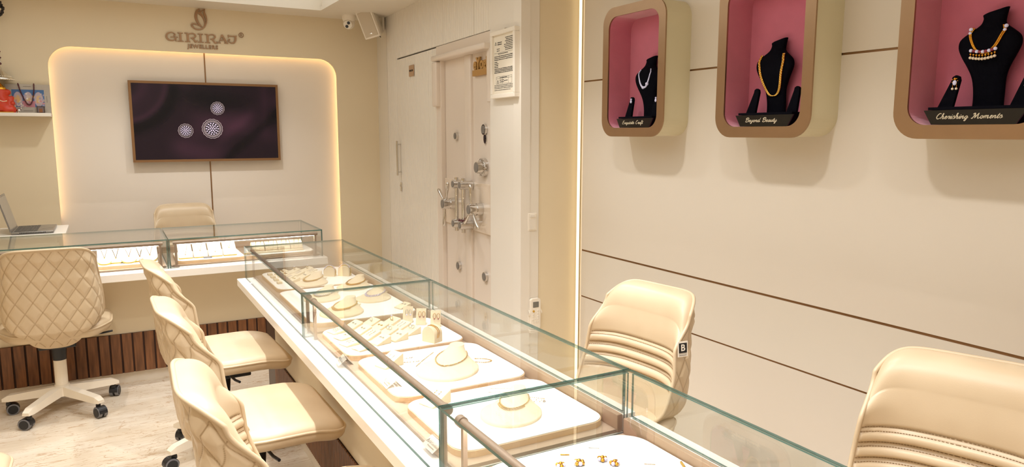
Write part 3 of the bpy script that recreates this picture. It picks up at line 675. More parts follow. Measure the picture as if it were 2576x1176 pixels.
sbox(-.114, -.095, .145, .15, .245, 'white', 'front_rim', .008)
sbox(-.120, -.110, .118, .12, .215, 'grille', 'grille', .004)
m = MB(); m.add([(-.012, -.1215, -.085), (.012, -.1215, -.085), (.012, -.1215, -.078), (-.012, -.1215, -.078)], [(0, 1, 2, 3)], 0, False, R_); m.build('badge', 'chrome', sp)
m = MB().cyl((.02, .08, 0), (.13, .10, .0), .022).box(.115, .135, .05, .16, -.06, .09, 0, .004); m.build('bracket', 'white', sp)
m = MB().tube(spline([(.10, .06, -.01), (.09, .03, -.06), (.07, 0, -.115), (.08, .0, -.13)], 5), .004); m.build('cable', 'blackpl', sp)

#@@COUNTERS
# ---------------------------------------------------------------- counters
def slats(mb, x0, x1, z0, z1, y, pitch, gap, dep=.014):
    n = int((x1-x0)/pitch)
    for i in range(n+1):
        a = x0+i*pitch; e = min(a+pitch-gap, x1)
        if e-a > .004: mb.box(a, e, y-dep, y, z0, z1, 0, .0015, 1)
    return mb
cb = thing('back_counter', 'long cream counter with walnut slat base below the television', 'counter', (0, 0, 0))
MB().box(-1.62, 1.20, 5.02, 5.42, .07, .70).build('body', 'cream', cb)
MB().box(-1.62, 1.24, 4.735, 5.42, .703, .749, 0, .003).build('countertop', 'ledge', cb)
slats(MB(), -1.62, 1.20, .07, .322, 5.020, .0625, .010).build('slat_cladding', 'slat', cb)
MB().box(-1.62, 1.20, 5.014, 5.0205, .07, .322).build('slat_backing', 'slatgap', cb)
MB().box(-1.62, 1.20, 5.035, 5.40, 0, .07).build('plinth', 'plinth', cb)
cm = thing('sales_counter', 'long white-edged sales counter with fluted walnut base running towards the viewer', 'counter', (0, 0, 0))
MB().box(.745, 1.22, -.6, 4.02, .34, .70).build('body', 'cream', cm)
MB().box(.745, 1.22, 4.02, 4.26, .10, .70).build('end_panel', 'darkwood', cm)
MB().box(.60, 1.28, -.6, 4.29, .703, .745, 0, .003).build('countertop', 'ledge', cm)
m = slats(MB(), -.6, 4.02, .10, .34, 0, .0215, .006, .010)
for i, v in enumerate(m.v): m.v[i] = (.745+v[1], v[0], v[2])
m.f = [f[::-1] for f in m.f]
m.build('slat_cladding', 'slat', cm)
MB().box(.7405, .75, -.6, 4.02, .10, .34).build('slat_backing', 'slatgap', cm)
MB().box(.76, 1.20, -.6, 4.24, .0, .34).build('plinth', 'plinth', cm)

GT = .007
def showcase(name, label, x0, x1, y0, y1, zb, zt, axis='Y', railside=True, lit=1.0, group=None):
    """glass case; axis Y: front towards -X. axis X: front towards -Y."""
    t = thing(name, label, 'display case', (0, 0, 0), group=group)
    MB().pane(x0, x1, y0, y1, zt-GT, zt).build('top_pane', ['glass', 'gedge'], t)
    if axis == 'Y':
        MB().pane(x0, x0+GT, y0, y1, zb, zt-GT-.0005).build('front_pane', ['glass', 'gedge'], t)
        for ya, yb in ((y0, y0+GT), (y1-GT, y1)): MB().pane(x0+GT+.0005, x1-.01, ya, yb, zb, zt-GT-.0005).build('end_pane', ['glass', 'gedge'], t)
        MB().pane(x1-GT, x1, y0+GT+.01, y1-GT-.01, zb+.055, zt-GT-.0005).build('back_pane', ['glass', 'gedge'], t)
        MB().box(x0+.045, x1-.03, y0+.012, y1-.012, zb+.001, zb+.010).build('deck', 'deck', t)
        MB().box(x1-.028, x1-.010, y0+.010, y1-.010, zb+.001, zb+.052, 0, .002).build('back_rail', 'rail', t)
        MB().box(x1-.008, x1+.035, y0+.010, y1-.010, zb+.001, zb+.050, 0, .002).build('rear_ledge', 'ledge', t)
        xb = x0+.038; zb_ = zt-.030
        bar = MB().cyl((xb, y0+.045, zb_), (xb, y1-.045, zb_), .011, n=18).cyl((xb, y0+.030, zb_), (xb, y0+.05, zb_), .014, n=18).cyl((xb, y1-.05, zb_), (xb, y1-.030, zb_), .014, n=18).build('light_bar', 'led_bar', t)
        for yy in (y0+.055, y1-.055): MB().box(xb-.006, xb+.006, yy-.006, yy+.006, zb+.001, zb_-.008, 0, .001).build('post', 'led_bar', t)
        if lit: MB().box(xb+.004, xb+.0115, y0+.06, y1-.06, zb_-.0125, zb_-.0085).build('led_strip', emission('case_led', '#fff8ef', lit), bar)
    else:
        MB().pane(x0, x1, y0, y0+GT, zb, zt-GT-.0005).build('front_pane', ['glass', 'gedge'], t)
        for xa, xb in ((x0, x0+GT), (x1-GT, x1)): MB().pane(xa, xb, y0+GT+.0005, y1-.01, zb, zt-GT-.0005).build('end_pane', ['glass', 'gedge'], t)
        MB().pane(x0+GT+.01, x1-GT-.01, y1-GT, y1, zb+.055, zt-GT-.0005).build('back_pane', ['glass', 'gedge'], t)
        MB().box(x0+.012, x1-.012, y0+.045, y1-.03, zb+.001, zb+.010).build('deck', 'deck', t)
        MB().box(x0+.010, x1-.010, y1-.028, y1-.010, zb+.001, zb+.052, 0, .002).build('back_rail', 'rail', t)
        yb = y0+.038; zb_ = zt-.030
        bar = MB().cyl((x0+.025, yb, zb_), (x1-.025, yb, zb_), .011, n=18).build('light_bar', 'led_bar', t)
        for xx in (x0+.04, x1-.04): MB().box(xx-.007, xx+.007, yb-.007, yb+.007, zb+.001, zb_-.008, 0, .001).box(xx-.016, xx+.016, yb-.014, yb+.014, zb+.001, zb+.014).build('post', 'led_bar', t)
        if lit: MB().box(x0+.05, x1-.05, yb+.004, yb+.0115, zb_-.0125, zb_-.0085).build('led_strip', emission('case_led', '#fff8ef', lit), bar)
    return t
ZB, ZT = .7455, .93
showcase('glass_showcase', 'far glass showcase on the sales counter, next to the back counter', .645, 1.212, 2.903, 4.283, ZB, ZT, 'Y', lit=2)
showcase('glass_showcase', 'middle glass showcase on the sales counter', .645, 1.212, 1.512, 2.897, ZB, ZT, 'Y', lit=60)
showcase('glass_showcase', 'nearest glass showcase on the sales counter', .645, 1.212, .13, 1.506, ZB, ZT, 'Y', lit=60)
showcase('glass_showcase', 'right-hand glass showcase on the back counter', .290, 1.222, 4.79, 5.40, .7495, ZT, 'X', lit=110)
showcase('glass_showcase', 'left-hand glass showcase on the back counter behind the quilted chair', -.66, .284, 4.79, 5.40, .7495, ZT, 'X', lit=110)
showcase('glass_showcase', 'outermost glass showcase at the left end of the back counter', -1.60, -.666, 4.79, 5.40, .7495, ZT, 'X', lit=30)

# side table with laptop behind the back counter
st = thing('side_table', 'cream side table behind the back counter carrying the laptop', 'table', (0, 0, 0))
MB().box(-1.3, -.268, 5.47, 5.95, .900, .924, 0, .004).build('table_top', 'offwhite', st)
MB().box(-1.28, -.32, 5.50, 5.93, .02, .90).build('cabinet', 'greygreen', st)
MB().box(-1.28, -.31, 5.492, 5.4995, .05, .86, 0, .002).build('door', 'greygreen', st)
lp = thing('laptop', 'open grey laptop on the side table at the left edge', 'laptop', (-.45, 5.69, .925))
base = MB().box(-.115, .115, -.19, .19, .002, .016, 0, .004, 3).build('base', 'laptop', lp)
m = MB()
for i in range(6):
    for j in range(15): m.box(-.10+i*.021, -.10+i*.021+.018, -.165+j*.0222, -.165+j*.0222+.0195, .0162, .0178)
m.build('keyboard', 'keys', base)
MB().box(.045, .105, -.05, .05, .0162, .0168).build('touchpad', 'laptop', base)
m = MB()
for i in range(16): m.box(-.07+i*.009, -.07+i*.009+.006, -.1915, -.1895, .006, .012)
m.build('vent', 'blackmat', base)
ld = MB(); xl = Matrix.Translation((-.115, 0, .014)) @ Matrix.Rotation(math.radians(-14), 4, 'Y')
ld.box(-.004, .003, -.19, .19, 0, .235, 0, .003, 2, xl); lid = ld.build('lid', 'laptop', lp)
MB().box(.0032, .0042, -.180, .180, .012, .222, 0, 0, 1, xl).build('screen', 'screenglass', lid)

#@@CHAIRS
# ---------------------------------------------------------------- chairs
def quilt(s, z, pw=.078, ph=.115):
    a = s/pw+z/ph; c = s/pw-z/ph
    da = abs(a-round(a)); dc = abs(c-round(c)); d = min(da, dc)
    return d      # 0 on a seam, up to .5
def chair_parts():
    NU, NV = 190, 190
    ZB0, ZH = .405, .565
    def halfw(v): return .150+.088*math.sin(min(1, v/.36)*PI/2)**.8-.020*ss(.42, 1.0, v)
    def outline(u, v):
        x = u*halfw(v)
        z = ZB0+ZH*v-.115*abs(u)**8*ZH*ss(.35, 1.0, v)+.13*abs(u)**3*ZH*ss(.35, 0.0, v)
        return x, z
    recl = lambda z: -.10*max(0, z-.5)
    side = lambda v: -.055-.055*ss(.08, .6, v)-.075*ss(.74, 1.0, v)
    def rim(u, v): return side(v)-.085*ss(.6, 1.0, v)*(1-abs(u)**6)
    def outer_raw(u, v):
        x, z = outline(u, v); eo = max(0, 1-abs(u)**9)**.5
        yo = side(v)-(.20-.055*ss(.1, .6, v)-.055*ss(.7, 1.0, v))*eo
        tb = ss(.88, 1.0, v); yo = yo*(1-tb)+rim(u, v)*tb
        bt = ss(.20, 0, v); yo = yo*(1-bt)+(side(v)-.10*eo)*bt
        return Vector((x, yo+recl(z), z))
    inner = [[None]*(NU+1) for _ in range(NV+1)]; outer = [[None]*(NU+1) for _ in range(NV+1)]; si = {}; so = {}
    ts = [math.sin(-PI/2+PI*k/600) for k in range(601)]
    for j in range(NV+1):
        v = j/NV
        raw = [outer_raw(t, v) for t in ts]; L = [0]
        for k in range(600): L.append(L[-1]+(raw[k+1]-raw[k]).length)
        tot = L[-1]; k = 0
        for i in range(NU+1):
            tg = tot*i/NU
            while k < 599 and L[k+1] < tg: k += 1
            f_ = 0 if L[k+1] == L[k] else (tg-L[k])/(L[k+1]-L[k]); p = raw[k].lerp(raw[k+1], min(1, f_)); s = tg-tot/2
            d = quilt(s, p.z); a_ = raw[max(0, k-2)]; b_ = raw[min(600, k+3)]; tn = (b_-a_); n = Vector((tn.y, -tn.x, 0)); n.normalize()
            amp = .0048*ss(0, .04, v)*ss(1, .95, v)*ss(0, .03, min(tg, tot-tg))
            outer[j][i] = tuple(p+n*amp*(ss(0, .26, d)-.7)); so[(j, i)] = gauss(d, .026)*.85*(1 if amp > .002 else 0)
    VF = .64
    for j in range(NV+1):
        v = j/NV; t = max(0, (v-VF)/(1-VF)); vo = min(1, v/VF)*.84
        for i in range(NU+1):
            u = -1+2*i/NU; u = math.copysign(abs(u)**.8, u)
            e = (1-abs(u)**4); x, z = outline(u, vo)
            yf = (-.055-.055*ss(.08, .6, vo)-.075)*e+side(vo)*(1-e)
            sag = -.020*(1-abs(u)**2); seam = q = 0; zz = (z-ZB0)/ZH+sag*.6
            for c in (.40, .475, .55, .625):
                for off in (-.010, .010):
                    d = abs(zz-(c+off)); q = max(q, gauss(d, .009)); seam = max(seam, gauss(d, .0040))
            puff = .013*abs(math.sin(PI*(zz-.40)/.075))**.6 if .40 < zz < .625 else 0
            nb = ss(1.0, .93, abs(u)); yf += (puff-.005*q)*nb+.010*e*gauss(vo-.72, .14)
            if t > 0:
                x1, z1 = outline(u, 1.0); yr = rim(u, 1.0); sn, cs = math.sin(PI/2*t), 1-math.cos(PI/2*t)
                xa = x+(x1-x)*t; za = z+(z1-z)*sn+.010*math.sin(PI*t); ya = yf+(yr-yf)*cs
                vb = .84+.16*t; xb, zb = outline(u, vb); yb = rim(u, vb); wb = abs(u)**12
                x, z, yf = (x1, z1, yr) if t >= 1 else (xa+(xb-xa)*wb, za+(zb-za)*wb, ya+(yb-ya)*wb)
            inner[j][i] = (x, yf+recl(z), z); si[(j, i)] = seam*.7*nb*(0 if v > .8 else 1)
    def mk(name, G, seams, flip, mat):
        v = [tuple(G[j][i]) for j in range(NV+1) for i in range(NU+1)]; f = []
        for j in range(NV):
            for i in range(NU):
                a = j*(NU+1)+i; q = (a, a+1, a+NU+2, a+NU+1); f.append(q if not flip else q[::-1])
        s_ = [seams.get((j, i), 0) for j in range(NV+1) for i in range(NU+1)]
        me = bpy.data.meshes.new(name); me.from_pydata(v, [], f); me.materials.append(M[mat])
        at = me.attributes.new('seam', 'FLOAT', 'POINT'); at.data.foreach_set('value', s_); me.polygons.foreach_set('use_smooth', [True]*len(f)); me.update(); return me
    st = []
    for c in (.40, .475, .55, .625):
        for off in (-.010, .010):
            line = []
            for i in range(4, NU-3):
                col = [Vector(inner[j][i]) for j in range(NV+1)]; u = -1+2*i/NU; u = math.copysign(abs(u)**.8, u); sag = -.020*(1-abs(u)**2)*.6
                for j in range(1, NV):
                    a_, b_ = (col[j-1].z-ZB0)/ZH+sag, (col[j].z-ZB0)/ZH+sag
                    if a_ <= c+off < b_: f_ = (c+off-a_)/(b_-a_); p = col[j-1].lerp(col[j], f_); line.append(p+Vector((0, .0012, 0))); break
            st.append(line)
    rp_ = [Vector(outer[j][0]) for j in range(0, NV, 3)]+[Vector(outer[NV][i]) for i in range(0, NU+1, 2)]+[Vector(outer[j][NU]) for j in range(NV-2, -1, -3)]
    return mk('backrest_pad', inner, si, True, 'quilt'), mk('backrest_shell', outer, so, False, 'quilt'), rp_, st
pad_me, shell_me, rim_pts, stitch_lines = chair_parts()
M['stitch'] = pbr('stitch_thread', '#8f7350', .8)
sb_ = MB()
for L in stitch_lines:
    for k in range(0, len(L)-2, 3): sb_.tube(L[k:k+3], .0011, 4)
so_ = sb_.build('stitching', 'stitch'); stitch_me = so_.data; bpy.data.objects.remove(so_)
def make_chair(label, loc, rz, group, base_rot=0.0, lift=0.0, post_top=.335):
    t = thing('swivel_chair', label, 'chair', loc, rz, group)
    p = bpy.data.objects.new('backrest', shell_me); COL.objects.link(p); p.parent = t; p['label'] = 'diamond-quilted outer shell'
    q = bpy.data.objects.new('backrest_pad', pad_me); COL.objects.link(q); q.parent = p
    q = bpy.data.objects.new('stitching', stitch_me); COL.objects.link(q); q.parent = p
    MB().tube(rim_pts, .0065, 8).build('piping', 'leather', p)
    # seat cushion
    m = MB(); base_o = rrect(-.272, .272, -.215, .285, .062, 7); ol = []
    for i, p in enumerate(base_o):
        q_ = base_o[(i+1) % len(base_o)]; L_ = math.hypot(q_[0]-p[0], q_[1]-p[1]); k_n = 8 if L_ > .1 else 1
        for k in range(k_n): ol.append((p[0]+(q_[0]-p[0])*k/k_n, p[1]+(q_[1]-p[1])*k/k_n))
    n = len(ol)
    prof = [(0, .530), (.5, .530), (.8, .528), (.90, .526), (.955, .520), (.985, .511), (.998, .500), (1.0, .488), (.992, .476), (.97, .466), (.93, .456), (.80, .448), (.5, .445), (.0, .445)]
    v = []
    for sc, z in prof:
        for x, y in ol:
            x, y = x*sc, y*sc; y += .035*(1-sc)
            fz = -.018*ss(.14, .29, y)
            x *= 1-.26*ss(-.02, -.22, y)
            v.append((x, y, z+fz))
    f = [(a*n+i, a*n+(i+1) % n, (a+1)*n+(i+1) % n, (a+1)*n+i) for a in range(len(prof)-1) for i in range(n)]
    m.add(v, [q[::-1] for q in f], 0, True); st_ = m.build('seat', 'leather', t)
    MB().tube([Vector(v[6*n+i])*1.0 for i in range(n)], .0055, 8, closed=True).build('piping', 'leather', st_)
    m = MB().box(-.09, .09, -.10, .12, .385, .446, 0, .006).cyl((0, 0, .30), (0, 0, .39), .034, .040, 24)
    m.tube([(.06, .0, .425), (.22, .02, .418), (.27, .03, .422)], .006, 8); m.build('tilt_mechanism', 'blackpl', t)
    po = MB().cyl((0, 0, .115), (0, 0, post_top), .032, .032, 28).build('post', 'whitemetal', t)
    sb = MB().cyl((0, 0, .092), (0, 0, .155), .046, .036, 28); sb = sb.build('star_base', 'whitemetal', t)
    for i in range(5):
        a = base_rot+2*PI*i/5; c, s_ = math.cos(a), math.sin(a); X = Matrix.Rotation(a, 4, 'Z')
        pts = [(.02, .122, .024, .026), (.15, .110, .025, .021), (.268, .098, .024, .017), (.298, .090, .020, .008)]
        vv = []
        for r, z, wy, hz in pts: vv += [(r, -wy, z-hz), (r, wy, z-hz), (r, wy*.85, z+hz), (r, -wy*.85, z+hz)]
        ff = [(k*4+q, k*4+(q+1) % 4, (k+1)*4+(q+1) % 4, (k+1)*4+q) for k in range(3) for q in range(4)]+[(3, 2, 1, 0), (12, 13, 14, 15)]
        MB().add(vv, [q[::-1] for q in ff], 0, False, X).build('leg', 'whitemetal', sb)
        ca = a+.9+i*1.3
        cc = MB(); ctr = Vector((c*.272, s_*.272, 0)); d = Vector((math.cos(ca), math.sin(ca), 0)); nrm = Vector((-d.y, d.x, 0)); wc = ctr+d*.018+Vector((0, 0, .031))
        cc.cyl(wc-nrm*.024, wc-nrm*.006, .031, .031, 24, 1); cc.cyl(wc+nrm*.006, wc+nrm*.024, .031, .031, 24, 1)
        cc.cyl(wc-nrm*.0265, wc+nrm*.0265, .024, .024, 24, 0); cc.cyl(wc-nrm*.006, wc+nrm*.006, .026, .026, 20, 0)
        cc.box(-.012, .012, -.012, .012, .055, .072, 0, .003, 2, Matrix.Translation(ctr)); cc.cyl(ctr+Vector((0, 0, .06)), ctr+Vector((0, 0, .088)), .006, .006, 12, 2)
        # hood over the wheel
        hp = []
        for k in range(13):
            th = PI*k/12*1.05-.1; hp.append(wc+d*math.cos(th)*.033+Vector((0, 0, math.sin(th)*.033)))
        for k in range(12):
            A_, B_ = hp[k], hp[k+1]; cc.add([A_-nrm*.022, A_+nrm*.022, B_+nrm*.022, B_-nrm*.022], [(0, 1, 2, 3)], 0)
        cc.build('caster', ['blackpl', 'greyrub', 'chrome'], sb)
    if lift:
        for ch in t.children:
            if not ch.name.startswith(('star_base', 'post')): ch.location.z += lift
        po.scale.z = 1+lift/.22; po.location.z = -lift/.22*.115
    return t
G1 = 'customer chairs along the sales counter'
make_chair('nearest beige quilted chair tucked at the sales counter, in front of the other two', (.425, 1.90, 0), -PI/2-.03, G1, .5)
make_chair('middle of three beige chairs lined up at the sales counter', (.425, 2.78, 0), -PI/2+.02, G1, .3)
make_chair('farthest beige chair at the sales counter, closest to the back counter', (.425, 3.70, 0), -PI/2+.05, G1, .1)
make_chair('beige quilted chair seen from behind at the left of the back counter', (-.31, 4.69, 0), 0.0, None, math.radians(22), 0, .436)
t = make_chair('beige chair behind the back counter in front of the television', (.52, 6.22, 0), PI, None, .2, .015)
bt = make_chair('beige chair behind the sales counter with black B tag on its side', (1.575, 2.12, 0), math.radians(97), 'staff chairs by the right wall', .7)
make_chair('nearest beige staff chair at the lower right beside the right wall', (1.71, .93, 0), math.radians(110), 'staff chairs by the right wall', .2)
make_chair('beige chair whose corner shows at the lower left edge', (-.63, 2.60, 0), -PI/2, None, .2)

#@@JEWELLERY
# ---------------------------------------------------------------- display boxes on the right wall
def cursive(mb, s, x0, y0, h, width, xf, lw):
    """Hand-drawn script lettering; glyphs given as strokes in units of x-height."""
    Gl = {
     'C': (1.3, [[(1.15, 1.75), (.95, 2.05), (.55, 1.9), (.2, 1.2), (.15, .5), (.45, .02), (.9, .15), (1.25, .5)]]),
     'E': (1.4, [[(1.2, 1.8), (.8, 2.05), (.35, 1.75), (.45, 1.3), (.85, 1.15), (.35, 1.0), (.05, .5), (.3, .02), (.8, .1), (1.2, .45)]]),
     'B': (1.5, [[(.25, 0), (.45, 1.0), (.6, 1.95)], [(.1, 1.3), (.3, 1.85), (.85, 2.05), (1.3, 1.75), (1.1, 1.25), (.65, 1.1)], [(.65, 1.1), (1.2, 1.0), (1.3, .5), (.9, .03), (.35, .05), (.1, .3)]]),
     'M': (2.2, [[(.0, .25), (.15, .0), (.4, .3), (.75, 1.95)], [(.75, 1.95), (.85, 1.0), (.9, .1)], [(.9, .1), (1.25, 1.1), (1.65, 1.95)], [(1.65, 1.95), (1.6, 1.0), (1.65, .2), (1.85, .03), (2.2, .4)], [(.75, 1.95), (.45, 1.8), (.2, 1.5)]]),
     'a': (1.0, [[(.8, .85), (.5, 1.0), (.15, .6), (.2, .08), (.5, .1), (.8, .8), (.75, .15), (.9, .05), (1.1, .4)]]),
     'b': (.9, [[(0, .4), (.4, 1.3), (.5, 1.9), (.3, 1.9), (.2, .8), (.3, .1), (.6, .1), (.7, .6), (.5, .9), (.9, .75)]]),
     'c': (.8, [[(.7, .8), (.5, 1.0), (.15, .6), (.2, .08), (.5, .05), (.9, .4)]]),
     'd': (1.0, [[(.75, .85), (.45, 1.0), (.12, .6), (.2, .08), (.5, .1), (.8, .8), (1.0, 1.95)], [(.85, 1.1), (.75, .3), (.85, .05), (1.1, .4)]]),
     'e': (.8, [[(.0, .4), (.45, .55), (.6, .85), (.4, 1.0), (.18, .6), (.25, .08), (.5, .05), (.9, .4)]]),
     'f': (.7, [[(0, .4), (.4, 1.2), (.65, 1.85), (.5, 2.0), (.35, 1.4), (.2, -.3), (.15, -.75), (.3, -.6), (.35, -.1), (.5, .2), (.8, .4)]]),
     'g': (1.0, [[(.8, .85), (.5, 1.0), (.15, .6), (.2, .1), (.5, .1), (.8, .8), (.6, -.4), (.35, -.8), (.2, -.6), (.5, -.1), (1.1, .4)]]),
     'h': (1.0, [[(0, .4), (.35, 1.2), (.5, 1.9), (.35, 1.95), (.2, 1.0), (.08, 0)], [(.12, .4), (.45, .98), (.65, .9), (.6, .2), (.75, .03), (1.05, .4)]]),
     'i': (.5, [[(0, .4), (.3, 1.0), (.2, .2), (.35, .03), (.6, .4)], [(.38, 1.35), (.42, 1.5)]]),
     'm': (1.5, [[(0, .5), (.2, .95), (.2, .6), (.08, 0)], [(.1, .4), (.45, .98), (.6, .85), (.5, 0)], [(.52, .4), (.9, .98), (1.1, .88), (1.02, .2), (1.2, .03), (1.55, .4)]]),
     'n': (1.0, [[(0, .5), (.2, .95), (.2, .6), (.08, 0)], [(.1, .4), (.5, .98), (.65, .85), (.6, .2), (.75, .03), (1.05, .4)]]),
     'o': (.9, [[(.6, .95), (.25, .9), (.1, .4), (.3, .03), (.6, .15), (.7, .7), (.5, .98), (.55, .75), (1.0, .75)]]),
     'q': (1.0, [[(.8, .85), (.5, 1.0), (.15, .6), (.2, .1), (.5, .1), (.8, .85), (.65, -.2), (.6, -.8), (.8, -.5), (1.1, .4)]]),
     'r': (.8, [[(0, .4), (.25, 1.05), (.35, .85), (.65, .95), (.5, .3), (.6, .03), (.9, .4)]]),
     's': (.8, [[(0, .4), (.45, 1.1), (.65, .5), (.5, .05), (.15, .1)], [(.4, .05), (.9, .4)]]),
     't': (.6, [[(0, .4), (.35, 1.1), (.5, 1.7)], [(.42, 1.3), (.2, .3), (.35, .03), (.7, .4)], [(.1, 1.15), (.65, 1.25)]]),
     'u': (1.0, [[(0, .4), (.2, 1.0), (.12, .3), (.3, .03), (.6, .3), (.75, 1.0), (.68, .2), (.8, .03), (1.1, .4)]]),
     'x': (.9, [[(0, .4), (.25, .95), (.45, .6), (.5, .1), (.85, .2)], [(.8, .95), (.45, .5), (.1, .02)]]),
     'y': (1.0, [[(0, .4), (.2, 1.0), (.12, .3), (.35, .05), (.65, .4), (.8, 1.0), (.6, -.3), (.35, -.8), (.2, -.6), (.5, -.1), (1.1, .4)]]),
     ' ': (.9, [])}
    tot = sum(Gl[c][0] for c in s); sx = width/tot; x = 0
    for c in s:
        a, st = Gl[c]
        for k in st:
            P = spline([(x0+(x+p[0]+p[1]*.22)*sx, y0+p[1]*h, 0) for p in k], 5)
            n = len(P); mb.ribbon([(p[0], p[1]) for p in P], [lw*(.6+.7*abs(math.sin(PI*i/max(1, n-1)*1.0))) for i in range(n)], 0, .0012, 0, xf)
        x += a
def display_box(label, yc, wid, z0, z1, words, tw, busty, kind, lab2, brd=.048):
    t = thing('display_box', label, 'display case', (WX, yc, 0)); hw = wid/2; D = .165
    outp = rrect(-hw, hw, z0, z1, .088, 9); inp = rrect(-hw+brd, hw-brd, z0+brd-.003, z1-brd, .062, 9); n = len(outp)
    # drawing x -> -Y, y -> Z, depth -> -X
    def ring(mb, A, B, d0, d1, mi=0):
        v = [(p[0], p[1], d1) for p in A]+[(p[0], p[1], d1) for p in B]+[(p[0], p[1], d0) for p in A]+[(p[0], p[1], d0) for p in B]
        f = []
        for i in range(n):
            j = (i+1) % n; f += [(i, j, n+j, n+i), (2*n+i, 3*n+i, 3*n+j, 2*n+j), (i, 2*n+i, 2*n+j, j), (n+i, n+j, 3*n+j, 3*n+i)]
        mb.add(v, f, mi, False, XYZ_RIGHT); return mb
    out2 = rrect(-hw+.004, hw-.004, z0+.004, z1-.004, .085, 9); in2 = rrect(-hw+.014, hw-.014, z0+.014, z1-.014, .078, 9)
    ring(MB(), out2, in2, .0, D-.008).build('side_shell', 'sidecream', t)
    fr_ = ring(MB(), outp, inp, D-.008, D).build('front_frame', 'bronze', t)
    in3 = rrect(-hw+brd-.004, hw-brd+.004, z0+brd-.008, z1-brd+.004, .065, 9)
    ring(MB(), in3, inp, .018, D-.009).build('lining', 'pink', t)
    MB().prism(in3, .010, .018, 0, None, XYZ_RIGHT).build('back_lining', 'pink', t)
    floor_z = z0+brd-.003
    # stand
    s = thing('jewellery_stand', lab2[0], 'display stand', (WX, yc, 0))
    q = .062   # distance of stand centre line from wall
    tz = floor_z+.053
    w2 = tw/2
    m = MB(); v = [(-(-w2+.02), 0), (0, 0)]
    # trapezoid front board (drawn in wall plane), black acrylic
    m.prism([(-w2+.028, floor_z+.001), (w2-.028, floor_z+.001), (w2, tz-.006), (-w2, tz-.006)], D-.028, D-.022, 0, None, XYZ_RIGHT); brd_ = m.build('name_board', 'blackacr', s)
    m = MB().prism([(-w2+.03, floor_z+.001), (w2-.03, floor_z+.001), (w2-.006, tz-.006), (-w2+.006, tz-.006)], .025, D-.030, 0, None, XYZ_RIGHT)
    m.prism([(-w2+.012, tz-.005), (w2-.012, tz-.005), (w2-.012, tz+.004), (-w2+.012, tz+.004)], .022, D-.026, 0, None, XYZ_RIGHT); m.build('plinth', 'black', s)
    m = MB(); XT = XYZ_RIGHT.copy(); XT.translation = Vector((-(D-.0215), 0, 0))
    ww = {'Cherishing Moments': .20, 'Beyond Beauty': .165, 'Exquisite Craft': .165}[words]
    cursive(m, words, -ww/2-.012, floor_z+.019, .0085, ww, XT, .0021); m.build('lettering', pbr('script_gold', '#c9bda2', .5), brd_)
    # bust: profile half widths by height, thin depth
    z_ = tz+.003
    H_ = 1.948-z_
    prof = [(0, .046), (.12, .046), (.3, .050), (.42, .062), (.55, .082), (.64, .092), (.72, .088), (.79, .065), (.84, .044), (.88, .034), (.94, .033), (1.0, .037)]
    m = MB(); nn = 28; rings_ = []; P = spline([(a, b_, 0) for a, b_ in prof], 4); v = []
    cx = busty
    for p in P:
        h_, hwid = p[0], p[1]; z = z_+H_*h_
        dep = .016+.012*ss(.2, .6, h_)-.010*ss(.7, .95, h_); off = .045+.020*ss(.1, .6, h_)-.022*ss(.7, 1, h_)
        tilt = .016*h_ if h_ > .9 else 0
        for i in range(nn):
            a = 2*PI*i/nn; cx_, sx_ = math.cos(a), math.sin(a)
            v.append((cx+math.copysign(abs(cx_)**.8, cx_)*hwid, z+(.010*cx_*ss(.9, 1, h_)), off+math.copysign(abs(sx_)**.8, sx_)*dep))
    f = [(a*nn+i, a*nn+(i+1) % nn, (a+1)*nn+(i+1) % nn, (a+1)*nn+i) for a in range(len(P)-1) for i in range(nn)]
    m.add(v, f+[tuple(range(nn))[::-1], tuple(range(len(v)-nn, len(v)))], 0, True, XYZ_RIGHT)
    m.build('bust', 'black', s)
    ep = []
    for sx0, lean in ((-w2+.045, .028), (w2-.045, -.028+.05)):
        m = MB(); base_x = sx0
        top_x = sx0+lean
        L = [(base_x-.024, z_), (base_x+.024, z_), (top_x+.013, z_+.085), (top_x+.010, z_+.097), (top_x, z_+.102), (top_x-.010, z_+.097), (top_x-.013, z_+.085)]
        m.prism(L, .092, .104, 0, None, XYZ_RIGHT); m.build('earring_post', 'black', s); ep.append((top_x, z_+.08))
    # jewellery on the bust
    dz = .0975
    def W(x, z, d): return (-d, -x, z)
    def surf(hh):    # front depth of the bust at height fraction
        return .045+.020*ss(.1, .6, hh)-.022*ss(.7, 1, hh)+.016+.012*ss(.2, .6, hh)-.010*ss(.7, .95, hh)
    m = MB(); nk = thing('necklace', lab2[1], 'necklace', (WX, yc, 0))
    if kind == 'long':
        half, bot, topz, wdt, n_ = .066, z_+H_*.24, z_+H_*.80, .0045, 90
    elif kind == 'pendant': half, bot, topz, wdt, n_ = .055, z_+H_*.56, z_+H_*.83, .0035, 60
    else: half, bot, topz, wdt, n_ = .050, z_+H_*.50, z_+H_*.80, .0035, 44
    for i in range(n_+1):
        a = -1+2*i/n_; x = cx+half*math.copysign(abs(a)**(.62 if kind == 'long' else .7), a)*(1-.0*abs(a)); z = bot+(topz-bot)*abs(a)**(1.7)
        if abs(a) > .9: x -= math.copysign((abs(a)-.9)*.10, a)
        hh = (z-z_)/H_; d = surf(hh)+.004-.012*abs(x-cx)/.06*(.6)
        if kind == 'long':
            m.sph(W(x-.0028, z, d), .0040, i % 2); m.sph(W(x+.0028, z, d), .0040, (i+1) % 2)
        elif kind == 'pendant':
            m.sph(W(x-.0024, z+.001, d), .0033, 0); m.sph(W(x+.0024, z-.001, d), .0033, 0)
        else:
            m.sph(W(x, z, d), .0030+.0022*(1-abs(a)), 2, 2)
    ch_ = m.build('chain', ['gold', 'palegold', 'gem'], nk)
